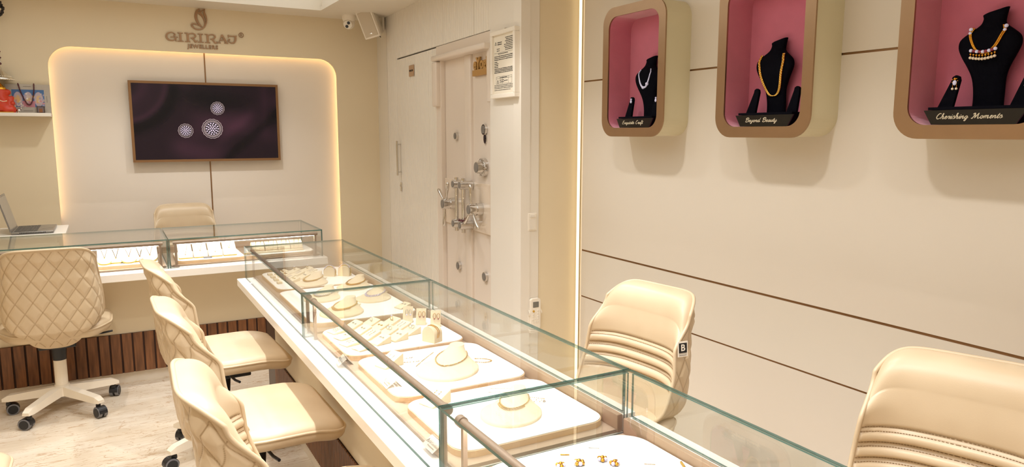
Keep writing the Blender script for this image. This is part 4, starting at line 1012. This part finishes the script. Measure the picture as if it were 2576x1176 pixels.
    if kind == 'pendant':
        m = MB()
        for i in range(9):
            a = -1+2*i/8; x = cx+.036*a; z = bot+.006*abs(a)**1.6; d = surf(.56)+.008
            m.sph(W(x, z+.004, d), .0055, 1 if i % 2 else 2, 2); m.sph(W(x, z-.007, d), .0040, 0); m.cyl(W(x, z-.008, d), W(x, z-.016, d), .0010, n=6, mi=0); m.sph(W(x, z-.018, d), .0048, 3, 2)
        m.build('pendant_row', ['gold', 'ruby', 'gem', 'pearl'], nk)
        m = MB()
        for sx0 in (-1, 1): m.sph(W(cx+sx0*.052, topz-.002, surf(.83)+.002), .006, 0, 2); m.sph(W(cx+sx0*.051, topz-.014, surf(.8)+.002), .005, 0, 2)
        m.build('clasp', 'gem', nk)
    if kind == 'gems':
        m = MB()
        for x, z, r in ((cx-.004, bot-.001, .0075), (cx+.026, bot+.016, .0085)): m.sph(W(x, z, surf(.5)+.006), r, 0, 2)
        m.build('centre_stone', 'gem', nk)
    if kind != 'long':
        for k, (x, z) in enumerate(ep):
            m = MB().sph(W(x, z+.010, .107), .0048, 0, 2).sph(W(x, z-.002, .108), .0066, 1, 2, sc=(.6, 1, 1.3))
            if kind == 'pendant':
                for dx in (-.006, .006): m.cyl(W(x+dx, z-.008, .107), W(x+dx, z-.018, .107), .001, n=6); m.sph(W(x+dx, z-.021, .107), .0042, 2, 2)
                for kk in range(7): m.sph(W(x+.009*math.cos(kk*.9), z+.004+.009*math.sin(kk*.9), .107), .0024, 0)
            o = tag(m.build('earring', ['gold' if kind == 'pendant' else 'gem', 'gem', 'pearl']), lab2[2+k], 'earring', lab2[4]); o.location = (WX, yc, 0)
    return t
BZ0, BZ1 = 1.552, 2.213
display_box('bronze-rimmed rose velvet wall display box farthest along the right wall', 2.948, .492, BZ0, BZ1, 'Exquisite Craft', .29, .010, 'gems',
  ['black velvet bust stand lettered in script in the farthest wall box', 'white stone necklace on the black bust in the farthest wall box', 'white drop earring on the left peg of the farthest wall box', 'white drop earring on the right peg of the farthest wall box', 'earrings in the farthest wall box'])
display_box('middle bronze-rimmed rose velvet wall display box with the long gold chain', 2.113, .492, BZ0, BZ1, 'Beyond Beauty', .30, -.020, 'long',
  ['black velvet bust stand lettered in script in the middle wall box', 'long gold link chain on the black bust in the middle wall box', '', '', ''])
display_box('nearest bronze-rimmed rose velvet wall display box at the upper right', 1.288, .492, BZ0, BZ1, 'Cherishing Moments', .31, -.008, 'pendant',
  ['black velvet bust stand lettered in script in the nearest wall box', 'gold necklace with pearl drops on the bust in the nearest wall box', 'gold pearl-drop earring on the left peg of the nearest wall box', 'gold pearl-drop earring on the right peg of the nearest wall box', 'earrings in the nearest wall box'])

# ---------------------------------------------------------------- jewellery trays and stands
DZ = ZB+.0105
def tray(label, x0, x1, y0, y1, z=DZ, r=.055, th=.020, group=None):
    cx, cy = (x0+x1)/2, (y0+y1)/2; t = thing('display_tray', label, 'tray', (cx, cy, z), 0, group)
    MB().prism(rrect(x0-cx, x1-cx, y0-cy, y1-cy, r), 0, th-.003, 0, None, None, False).build('base', 'trayside', t)
    MB().prism(rrect(x0-cx+.002, x1-cx-.002, y0-cy+.002, y1-cy-.002, r), th-.003, th).build('velvet_top', 'tray', t); return z+th
def bust_pt(a, k, L=.19, Wd=.165):
    """reclining necklace bust: k 0 base .. 1 neck top; base lies on the tray, neck rises at +local x"""
    bx, by = -.0, 0.0
    e = ss(0, 1, k)
    rx = L/2*(1-k)**1.0*(1)+.024*k; ry = Wd/2*(1-k)+.020*k
    rx = (L/2-.024)*(1-k)**1.5+.024; ry = (Wd/2-.020)*(1-k)**1.5+.020
    cx = .074*(k**.9); z = .006+.046*k**1.15
    return Vector((cx+rx*math.cos(a), ry*math.sin(a), z))
def bust(label, x, y, z, rz, sc=1.0, group=None):
    t = thing('necklace_bust', label, 'display bust', (x, y, z), rz, group); n = 40; K = [0, .04, .1, .18, .28, .38, .5, .62, .75, .88, 1.0]
    v = []; 
    for zz, kk in [(-.008, 0)]+[(0, k) for k in K]:
        for i in range(n): p = bust_pt(2*PI*i/n, kk); v.append(((p.x)*sc, p.y*sc, (p.z+zz)*sc))
    f = [(a*n+i, a*n+(i+1) % n, (a+1)*n+(i+1) % n, (a+1)*n+i) for a in range(len(K)) for i in range(n)]
    m = MB().add(v, f, 0, True); m.add(v, [tuple(range(n))[::-1], tuple(range(len(v)-n, len(v)))]); m.build('bust_form', 'bustc', t)
    MB().box(.10*sc, .145*sc, -.010, .010, .004, .007).build('stand_tab', 'velvetc', t)
    return t
def necklace_on(label, x, y, z, rz, sc, k0, k1, mats, r=.0030, n=60, drops=True, group=None):
    m = MB()
    for i in range(n+1):
        a = PI - 2.15 + 4.3*i/n; q = abs(a-PI)/2.15; k = k0+(k1-k0)*q**1.3
        p = bust_pt(a, k)+Vector((0, 0, .0025)); m.sph(p*sc, r, i % len(mats))
        if drops and q < .45: m.sph((bust_pt(a, k-.03)+Vector((0, 0, .0025)))*sc, r*.9, (i+1) % len(mats)); m.sph((bust_pt(a, k-.06)+Vector((0, 0, .0025)))*sc, r*.7, 0)
    o = tag(m.build('necklace', mats), label, 'necklace', group); o.location = (x, y, z); o.rotation_euler = (0, 0, rz); return o
def wedge_mesh(w_, l, h, h0=.006):
    m = MB(); v = [(-l/2, -w_/2, 0), (l/2, -w_/2, 0), (l/2, w_/2, 0), (-l/2, w_/2, 0), (-l/2, -w_/2, h0), (l/2, -w_/2, h), (l/2, w_/2, h), (-l/2, w_/2, h0)]
    bb = bmesh.new(); V = [bb.verts.new(p) for p in v]
    for q in ((3, 2, 1, 0), (4, 5, 6, 7), (0, 1, 5, 4), (1, 2, 6, 5), (2, 3, 7, 6), (3, 0, 4, 7)): bb.faces.new([V[i] for i in q])
    bmesh.ops.bevel(bb, geom=list(bb.edges), offset=.002, segments=2, profile=.5, affect='EDGES'); return m.bm(bb, 0, False)
def wedge(label, x, y, z, rz, w_=.045, l=.07, h=.028, group=None, jewel='studs', jl=None, jmat='gold'):
    o = tag(wedge_mesh(w_, l, h).build('jewellery_wedge', 'velvetc'), label, 'display stand', group); o.location = (x, y, z); o.rotation_euler = (0, 0, rz)
    if jewel:
        m = MB(); sl = math.atan2(h-.006, l)
        def T(u, v_): return (u, v_, .006+(u+l/2)*math.tan(sl)+.0015)
        if jewel == 'studs':
            for vv in (-.009, .009):
                for k in range(5): a = 2*PI*k/5; m.sph((T(.008, vv)[0]+.0032*math.cos(a), vv+.0032*math.sin(a), T(.008, vv)[2]), .0024, 0)
                m.sph(T(.008, vv), .0022, 1)
        elif jewel == 'line':
            for vv in (-.008, .010):
                for k in range(7): m.sph(T(-.010+k*.0045, vv+.001*math.sin(k)), .0020, k % 2)
        elif jewel == 'hoop':
            for vv in (-.008, .008): m.tube([(T(.006, vv)[0]+.007*math.cos(t), vv, T(.006, vv)[2]+.006+.007*math.sin(t)) for t in [2*PI*k/14 for k in range(14)]], .0013, 6, closed=True)
            m.sph((.006, 0, T(.006, 0)[2]+.012), .003, 1)
        elif jewel == 'ring':
            c = T(.005, 0); m.tube([(c[0], .009*math.cos(t), c[2]+.008+.009*math.sin(t)) for t in [2*PI*k/16 for k in range(16)]], .0013, 6, closed=True); m.sph((c[0], 0, c[2]+.018), .0038, 1, 2)
        e = tag(m.build('earring_pair' if jewel != 'ring' else 'ring', [jmat, 'gem']), jl or label.replace('wedge', 'wedge jewel'), 'earrings' if jewel != 'ring' else 'ring', (group+' jewellery') if group else None)
        e.location = (x, y, z); e.rotation_euler = (0, 0, rz)
    return o
def bangle_arch(label, x, y, z, rz, w_=.06, h=.055, t_=.035, mat='gold', jl='', r=.0022, nb=1):
    m = MB(); pts = [(-w_/2, 0), (w_/2, 0)]+[(w_/2*math.cos(t), h-w_/2+w_/2*math.sin(t)) for t in [PI*i/14 for i in range(15)]]
    m.prism(pts, -t_/2, t_/2, 0, None, Matrix(((0, 0, 1, 0), (1, 0, 0, 0), (0, 1, 0, 0), (0, 0, 0, 1))))
    o = tag(m.build('bangle_stand', 'velvetc'), label, 'display stand'); o.location = (x, y, z); o.rotation_euler = (0, 0, rz)
    m = MB()
    for k in range(nb):
        off = (k-(nb-1)/2)*.008
        m.tube([(off+.003*math.sin(t*3), (w_/2+r)*math.cos(t), h-w_/2+(w_/2+r)*math.sin(t)) for t in [-.9+(PI+1.8)*i/40 for i in range(41)]], r, 8)
        if r > .003:
            for i in range(9): t = .7+i*.22; m.sph((off, (w_/2+r*1.6)*math.cos(t), h-w_/2+(w_/2+r*1.6)*math.sin(t)), .0045, 1)
    e = tag(m.build('bangle', [mat, 'gem']), jl, 'bangle'); e.location = (x, y, z); e.rotation_euler = (0, 0, rz)

FC = PI/4      # busts face the customers: local -x points at (-X,-Y)
# far showcase
zt = tray('round-cornered tray of bangles and rings at the far end of the far showcase', .718, 1.175, 3.72, 4.235)
for i in range(4): o = tag(MB().box(-.013, .013, -.017, .017, 0, .012, 0, .003).build('cushion_pad', 'velvetc'), ['farthest', 'second farthest', 'second nearest', 'nearest'][i]+' of four small empty pads at the left rim of the far tray', 'display pad', 'empty pads on the far tray'); o.location = (.755, 4.14-i*.085, zt)
n = 0
for (x, y, jw, jm) in ((.815, 4.13, 'studs', 'gold'), (.815, 4.05, 'studs', 'gold'), (.82, 3.97, 'line', 'gold'), (.825, 3.89, 'studs', 'palegold'), (.885, 4.14, 'ring', 'palegold'), (.89, 4.06, 'line', 'palegold'), (.96, 4.15, 'ring', 'palegold'), (.965, 4.08, 'line', 'palegold'), (.965, 4.0, 'studs', 'gold'), (.90, 3.965, 'studs', 'silver')):
    wd = ['topmost left', 'second left', 'third left', 'lowest left', 'middle-row back', 'middle-row second', 'right-row back', 'right-row second', 'right-row front', 'middle-row front'][n]; n += 1
    wedge(wd+' cream wedge on the far tray', x, y, zt, .25, .055, .062, .026, 'cream wedges on the far tray', jw, wd+' '+('ring' if jw == 'ring' else 'earrings')+' shown on a cream wedge of the far tray', jm)
bangle_arch('cream arched bangle stand at the middle of the far tray', 1.045, 3.96, zt, 1.0, .06, .052, .04, 'palegold', 'white and gold stone bangle on the middle arch of the far tray', .0036)
bangle_arch('cream arched bangle stand at the right of the far tray', 1.12, 3.93, zt, .9, .065, .058, .04, 'palegold', 'sparkling gold bangle on the right arch of the far tray', .0036)
bust('cream necklace bust at the left front of the far tray', .90, 3.80, zt, FC, 1.02); necklace_on('gold fringe necklace on the left bust of the far tray', .90, 3.80, zt, FC, 1.02, .34, .62, ['gold', 'palegold'], .003)
zt2 = tray('second tray from the far end with four cream necklace busts', .705, 1.180, 2.97, 3.685)
for (x, y, l1, l2, mm) in ((1.07, 3.60, 'cream bust at the far right of the second tray', 'gold rope necklace on the far right bust of the second tray', ['gold']), (.86, 3.42, 'cream bust at the middle left of the second tray', 'pale stone necklace on the middle left bust of the second tray', ['palegold', 'gem']),
    (.865, 3.10, 'cream bust at the near left of the second tray', 'wide gold leaf necklace on the near left bust of the second tray', ['gold', 'palegold']), (1.075, 3.30, 'cream bust at the right of the second tray', 'white and ruby stone necklace on the right bust of the second tray', ['gem', 'silver', 'gem', 'ruby'])):
    s_ = 1.12 if y < 3.2 else 1.0
    bust(l1, x, y, zt2, FC, s_); necklace_on(l2, x, y, zt2, FC, s_, .36, .60, mm, .0032)
wedge('low cream wedge in the near right corner of the second tray', 1.135, 3.06, zt2, .3, .05, .06, .022, None, 'studs', 'ruby and white earrings on the wedge of the second tray', 'silver')
# middle showcase
zt3 = tray('tray crowded with rows of earring wedges in the middle showcase', .705, 1.175, 2.46, 2.865)
nm = 0
rows3 = [(.76, 2.80), (.76, 2.70), (.755, 2.61), (.78, 2.53), (.83, 2.82), (.84, 2.735), (.85, 2.655), (.86, 2.57), (.905, 2.825), (.915, 2.745), (.925, 2.665), (.935, 2.585), (.985, 2.80), (1.0, 2.72), (1.01, 2.64)]
cn = ['outer', 'second', 'third', 'inner']; rn = ['farthest', 'second farthest', 'second nearest', 'nearest']
for i, (x, y) in enumerate(rows3):
    c_, r_ = i//4, i % 4; nmx = rn[r_]+' wedge of the '+cn[c_]+' column on the earring tray'
    jw = ['line', 'studs', 'line', 'studs', 'studs', 'studs', 'line', 'studs', 'ring', 'studs', 'hoop', 'studs', 'ring', 'line', 'hoop'][i]
    wedge('cream '+nmx, x, y, zt3, .28, .058, .064, .030 if c_ else .014, 'cream wedges on the earring tray', jw, ('ring' if jw == 'ring' else 'small earrings')+' on the '+nmx, 'silver' if i % 3 else 'palegold')
for i, (x, y) in enumerate(((1.06, 2.80), (1.095, 2.74), (1.135, 2.68))):
    wd = ['left', 'middle', 'right'][i]
    m = MB(); Xf = Matrix.Rotation(math.radians(-22), 4, 'X'); m.box(-.021, .021, -.002, .002, 0, .070, 0, .001, 1, Xf); m.box(-.021, .021, 0, .022, 0, .004)
    t = tag(m.build('earring_card', 'velvetc'), wd+' of three upright cream earring cards on the earring tray', 'display stand', 'upright cards on the earring tray'); t.location = (x, y, zt3); t.rotation_euler = (0, 0, -.5)
    m = MB()
    for dx in (-.008, .008):
        m.tube([(dx+.006*math.cos(a), -.004-.42*(.045+.010*math.sin(a))*-1, .045+.010*math.sin(a)) for a in [2*PI*k/16 for k in range(16)]], .0012, 6, closed=True); m.sph((dx, .01, .034), .0035, 1, 2)
    e = tag(m.build('earring_pair', ['gold' if i else 'silver', ['gem', 'ruby', 'ruby'][i]]), 'earrings on the '+wd+' upright card of the earring tray', 'earrings', 'earrings on the upright cards'); e.location = (x, y-.008, zt3); e.rotation_euler = (0, 0, -.5)
bangle_arch('cream arched bangle stand on the near right corner of the earring tray', 1.045, 2.50, zt3, .45, .062, .062, .045, 'gold', 'pair of thin gold bangles on the arch of the earring tray', .0016, 2)
zt4 = tray('bright white tray with one large bust in the middle showcase', .715, 1.180, 1.985, 2.425)
bust('large cream bust on the bright tray of the middle showcase', .955, 2.155, zt4, FC, 1.25); necklace_on('silver-gold link necklace on the large bust of the middle showcase', .955, 2.155, zt4, FC, 1.25, .36, .62, ['palegold', 'silver', 'gold'], .0026, 60, False)
def flat_chain(label, pts, z, mats, r=.0022, k=14, name='bracelet', cat='bracelet'):
    m = MB(); P = spline([(p[0], p[1], 0) for p in pts], k); c = P[len(P)//2]
    for i, p in enumerate(P): m.sph((p[0]-c[0], p[1]-c[1], r), r, i % len(mats))
    o = tag(m.build(name, mats), label, cat); o.location = (c[0], c[1], z)
flat_chain('silver chain lying behind the large bust on the bright tray', [(.875, 2.24), (.93, 2.30), (.99, 2.36)], zt4, ['silver', 'palegold'], k=12)
flat_chain('looped pale gold bracelet at the left of the large bust', [(.90, 2.34), (.86, 2.335), (.845, 2.31), (.87, 2.295), (.905, 2.29)], zt4, ['palegold', 'gem'], k=7)
flat_chain('gold bracelet loop at the right rear of the large bust', [(1.09, 2.22), (1.12, 2.20), (1.13, 2.17), (1.10, 2.165), (1.07, 2.19)], zt4, ['gold', 'palegold'], k=7)
wedge('steep cream earring wedge at the left of the bright tray', .80, 2.30, zt4, .35, .06, .08, .042, None, 'line', 'two rows of small silver studs on the steep wedge of the bright tray', 'silver')
zt5 = tray('white tray with a bust at the near end of the middle showcase', .718, 1.180, 1.555, 1.955)
bust('cream bust on the nearest tray of the middle showcase', .955, 1.715, zt5, FC, 1.05); necklace_on('slim gold bar necklace on the nearest bust of the middle showcase', .955, 1.715, zt5, FC, 1.05, .42, .62, ['gold', 'palegold'], .0020, 60, True)
wedge('steep cream wedge at the left rear of the nearest bust tray', .80, 1.90, zt5, .35, .06, .075, .040, None, 'line', 'two rows of gold studs on the steep wedge of the nearest bust tray', 'gold')
flat_chain('thin gold bar pin at the right of the nearest bust', [(1.04, 1.83), (1.07, 1.80), (1.10, 1.77)], zt5, ['gold', 'palegold'], .0016, 8, 'bar_pin', 'pin')
flat_chain('small open bracelet at the right of the nearest bust', [(1.05, 1.79), (1.09, 1.76), (1.085, 1.75), (1.045, 1.775)], zt5, ['palegold', 'gem'], .0018, 7)
flat_chain('short silver bracelet behind the nearest bust', [(.98, 1.90), (1.01, 1.885), (1.03, 1.87)], zt5, ['silver'], .0016, 8)
flat_chain('tiny gold pin behind the nearest bust', [(1.0, 1.925), (1.03, 1.91), (1.06, 1.895)], zt5, ['gold'], .0013, 8, 'bar_pin', 'pin')
# nearest showcase
zt6 = tray('largest white tray in the nearest showcase with gold flower studs', .712, 1.180, .90, 1.462, r=.075)
def flower(label, x, y, z, s=1.0, k=6, ph=0.0):
    m = MB()
    for i in range(k):
        a = ph+2*PI*i/k; m.sph((.0085*s*math.cos(a), .0085*s*math.sin(a), .006*s), .0050*s, i % 2, 2)
    m.sph((0, 0, .009*s), .0055*s, 0, 2); m.cyl((0, 0, 0), (0, 0, .006*s), .002*s, n=8)
    o = tag(m.build('flower_stud', ['gold', 'gem']), label, 'earring', 'gold flower studs on the largest tray'); o.location = (x, y, z)
flower('farthest gold and white flower stud on the largest tray', 1.007, 1.350, zt6, 1.0)
flower('gold and white flower stud just in front of the farthest one', 1.020, 1.318, zt6, 1.0, 6, .5)
flower('wide gold flower stud left of the farthest pair', .945, 1.360, zt6, 1.1, 7)
flower('gold flower stud at the left of the group, nearest the customers', .900, 1.372, zt6, .95, 6, .3)
flat_chain('thin silver bar pin at the far side of the largest tray', [(1.02, 1.425), (1.03, 1.418), (1.04, 1.41)], zt6, ['silver'], .0010, 6, 'bar_pin', 'pin')
flat_chain('small gold bar pin at the left of the flower studs', [(.935, 1.425), (.943, 1.420), (.952, 1.415)], zt6, ['gold'], .0018, 5, 'bar_pin', 'pin')
flat_chain('short silver bar pin at the right of the flower studs', [(1.085, 1.285), (1.095, 1.278), (1.105, 1.27)], zt6, ['silver', 'gold'], .0012, 6, 'bar_pin', 'pin')
flat_chain('gold link bracelet at the right of the largest tray', [(1.165, 1.245), (1.15, 1.215), (1.12, 1.18), (1.08, 1.15), (1.03, 1.13)], zt6, ['gold', 'palegold'], .0034, 9)
# tent cards
def tent(label, x, y, z, rz):
    t = thing('tent_card', label, 'card', (x, y, z), rz); Xf = Matrix.Rotation(math.radians(50), 4, 'X')
    m = MB(); Xa = Matrix.Translation((0, -.020, 0)) @ Matrix.Rotation(math.radians(35), 4, 'X'); m.prism([(-.035, 0), (.035, 0), (.035, .036), (-.035, .036)], 0, .001, 0, None, Xa)
    m.prism([(-.035, 0), (.035, 0), (.035, .028), (-.035, .028)], 0, .001, 0, None, Matrix.Translation((0, .032, 0)) @ Matrix.Rotation(math.radians(132), 4, 'X')); m.build('card', 'card', t)
    text('lettering', 'IGI Certified', .0105, 'printgrey', t, (.008, -.0065, .0125), (math.radians(35), 0, 0), ext=.0002)
    text('lettering', 'Diamond Jewellery', .0055, 'printgrey', t, (.008, -.0135, .0078), (math.radians(35), 0, 0), ext=.0002)
    m = MB(); m.tube([(-.026+.006*math.cos(a), .018+.006*math.sin(a), .0016) for a in (PI/2, PI/2+2.09, PI/2+4.19)], .0008, 4, closed=True)
    for i, v in enumerate(m.v): m.v[i] = tuple(Xa @ Vector(v))
    m.build('emblem', 'printgrey', t)
tent('small printed tent card on the deck before the earring tray', .686, 2.47, DZ, -PI/2-.1)
tent('small printed tent card at the left rim of the bright tray', .735, 2.115, zt4, -PI/2-.05)
tent('small printed tent card on the deck before the nearest bust tray', .705-.01, 1.66, DZ, -PI/2)

# back counter trays
ZK = .7600
def pad_board(x, y, z, w_, l, label, edge, rounded, group):
    m = MB(); Xf = Matrix.Translation((x, y, z)) @ Matrix.Rotation(math.radians(33), 4, 'X')
    pts = rrect(-w_/2, w_/2, 0, l, w_*.45 if rounded else .006, 6) if rounded else rrect(-w_/2, w_/2, 0, l, .004, 3)
    t = thing('necklace_pad', label, 'display stand', (0, 0, 0), 0, group)
    m.prism(pts, .0, .010, 1, None, Xf); m.prism(pts, .010, .012, 0, None, Xf); m.build('pad', ['tray', 'yellowed'], t)
    return Xf
def vneck(Xf, w_, l, low, mats, label, group, r=.0028):
    m = MB(); n_ = 34
    for i in range(n_+1):
        a = -1+2*i/n_; p = Xf @ Vector((a*w_/2*(.35+.65*abs(a)**.6), low+(l-low)*abs(a)**1.2, .014)); m.sph(p, r, i % len(mats) if abs(a) > .15 else 1)
    o = tag(m.build('necklace', mats), label, 'necklace', group)
zk = tray('white tray of black-bead necklaces in the left-hand back showcase', -.10, .235, 4.865, 5.27, ZK, .05, .022)
ords = ['leftmost', 'second from left', 'middle', 'second from right', 'rightmost']
for i, (x, rounded, wd) in enumerate(((-.055, True, .075), (.005, False, .06), (.075, True, .085), (.135, False, .06), (.190, True, .085))):
    Xf = pad_board(x, 4.90 if rounded else 4.93, zk, wd, .16 if rounded else .13, ords[i]+' white necklace pad on the left back tray', 'yellowed', rounded, 'necklace pads on the left back tray')
    vneck(Xf, wd*.62, .155 if rounded else .125, .045 if rounded else .03, ['beadblack', 'gold'] if i % 2 == 0 else ['beadblack', 'gold', 'beadblack'], ords[i]+' black-bead necklace on the left back tray', 'black-bead necklaces on the left back tray', .0022)
zk = tray('white tray with a row of gold-edged necklace pads right of the back showcase joint', .335, .735, 4.845, 5.22, ZK, .05, .022)
for i in range(4):
    x = .39+i*.088; wd = .080
    Xf = pad_board(x, 4.905, zk, wd, .150, ['leftmost', 'second', 'third', 'rightmost'][i]+' square necklace pad on the centre back tray', 'yellowed', False, 'necklace pads on the centre back tray')
    vneck(Xf, wd*.6, .145, (.02, .05, .03, .06)[i], ['beadblack', 'gold', 'palegold'], ['leftmost', 'second', 'third', 'rightmost'][i]+' fine chain necklace on the centre back tray', 'chains on the centre back tray', .0018)
o = tag(MB().box(-.025, .025, -.004, .004, 0, .010, 0, .001).build('name_strip', 'greyrub'), 'small grey strip lying before the pads on the centre back tray', 'card'); o.location = (.515, 4.875, zk)
zk = tray('cream tray with four bracelet rolls at the right end of the back counter', .78, 1.185, 4.85, 5.20, ZK, .06, .022)
for i in range(4):
    x = .835+i*.083; wd = .078
    m = MB(); pts = [(-.0, 0), (.095, 0), (.10, .03), (.085, .055), (.06, .066), (.035, .055), (.012, .03)]
    P = [(p[0], p[1]) for p in pts]
    m.prism(P, -wd/2, wd/2, 0, None, Matrix(((0, 0, 1, x), (1, 0, 0, 4.93), (0, 1, 0, zk), (0, 0, 0, 1))), True)
    nm_ = ['leftmost', 'second', 'third', 'rightmost'][i]
    tag(m.build('bracelet_roll', 'velvetc'), nm_+' cream bracelet roll on the right back tray', 'display stand', 'bracelet rolls on the right back tray')
    m = MB()
    for q in (-.018, .012):
        for k, p in enumerate(spline([(x+q-.008, 4.932, zk+.012), (x+q, 4.940, zk+.040), (x+q+.006, 4.968, zk+.062), (x+q+.012, 4.995, zk+.069)], 9)): m.sph(p+Vector((0, -.0025, .001)), .0016, k % 2)
    tag(m.build('bracelet', ['palegold', 'beadblack']), 'fine bracelets on the '+nm_+' roll of the right back tray', 'bracelet', 'bracelets on the right back tray')
tag(MB().box(.80, 1.12, 4.895, 4.915, zk, zk+.012, 0, .002).build('ring_bar', 'velvetc'), 'low cream bar before the bracelet rolls on the right back tray', 'display stand')

# B tag on staff chair (sewn on the side of the back)
bg = tag(MB().box(-.0008, .0008, -.021, .021, -.028, .028).build('side_tag', 'white', bt), 'white and black B tag'); bg.location = (-.246, -.158, .80); bg.rotation_euler = (0, math.radians(-4), math.radians(180-14))
MB().box(.0008, .0014, -.017, .017, -.014, .022).build('tag_print', 'blackmat', bg)
text('lettering', 'B', .034, 'white', bg, (.0016, 0, .004), (PI/2, 0, PI/2), ext=.0003, offset=.0006)
MB().box(.0008, .0012, -.017, .017, -.0175, -.0165).build('tag_print', 'ink', bg)
for i in range(7): MB().box(.0008, .0012, -.0155+i*.0046, -.0122+i*.0046, -.0245, -.0205).build('tag_print', 'printgrey', bg)
# paper scrap on the floor
o = tag(MB().box(-.012, .012, -.005, .005, 0, .001).build('paper_scrap', 'paper'), 'tiny scrap of white paper on the marble floor', 'paper'); o.location = (-.17, 3.55, .0005); o.rotation_euler = (0, 0, .8)
# LED strip in the niche, downlight fittings
m = MB()
for i in range(len(path)-1):
    a, c_ = Vector((path[i][0], 0, path[i][1])), Vector((path[i+1][0], 0, path[i+1][1])); m.cyl((a.x, WY+.030, a.z), (c_.x, WY+.030, c_.z), .004, n=6)
struct('niche_led_strip', m, 'led')
tag(MB().box(-.95, 2.15, -1.45, .25, 2.582, 2.5995, 0, .003).build('added_lamp_housing', 'white'), 'wide flat white housing added for the unseen fill light behind the camera', 'ceiling light')  # made-up fixture, out of view, to go with the added fill light
lamp_xy = [(.66, y) for y in (.6, 1.5, 2.4, 3.3, 4.2)]+[(1.50, y) for y in (.8, 1.7, 2.6, 3.5)]+[(-.25, y) for y in (1.6, 2.9, 4.2)]+[(.1, 5.75), (.9, 5.75)]
for x, y in lamp_xy:
    t = thing('ceiling_spotlight', 'white cylindrical spotlight hanging from the bright ceiling panel', 'spotlight', (x, y, CZ+.14), 0, 'ceiling spotlights')
    m = MB(); m.lathe([(.040, 0), (.040, -.135), (.036, -.135), (.034, -.03), (0, -.03)], 24); m.build('housing', 'white', t)
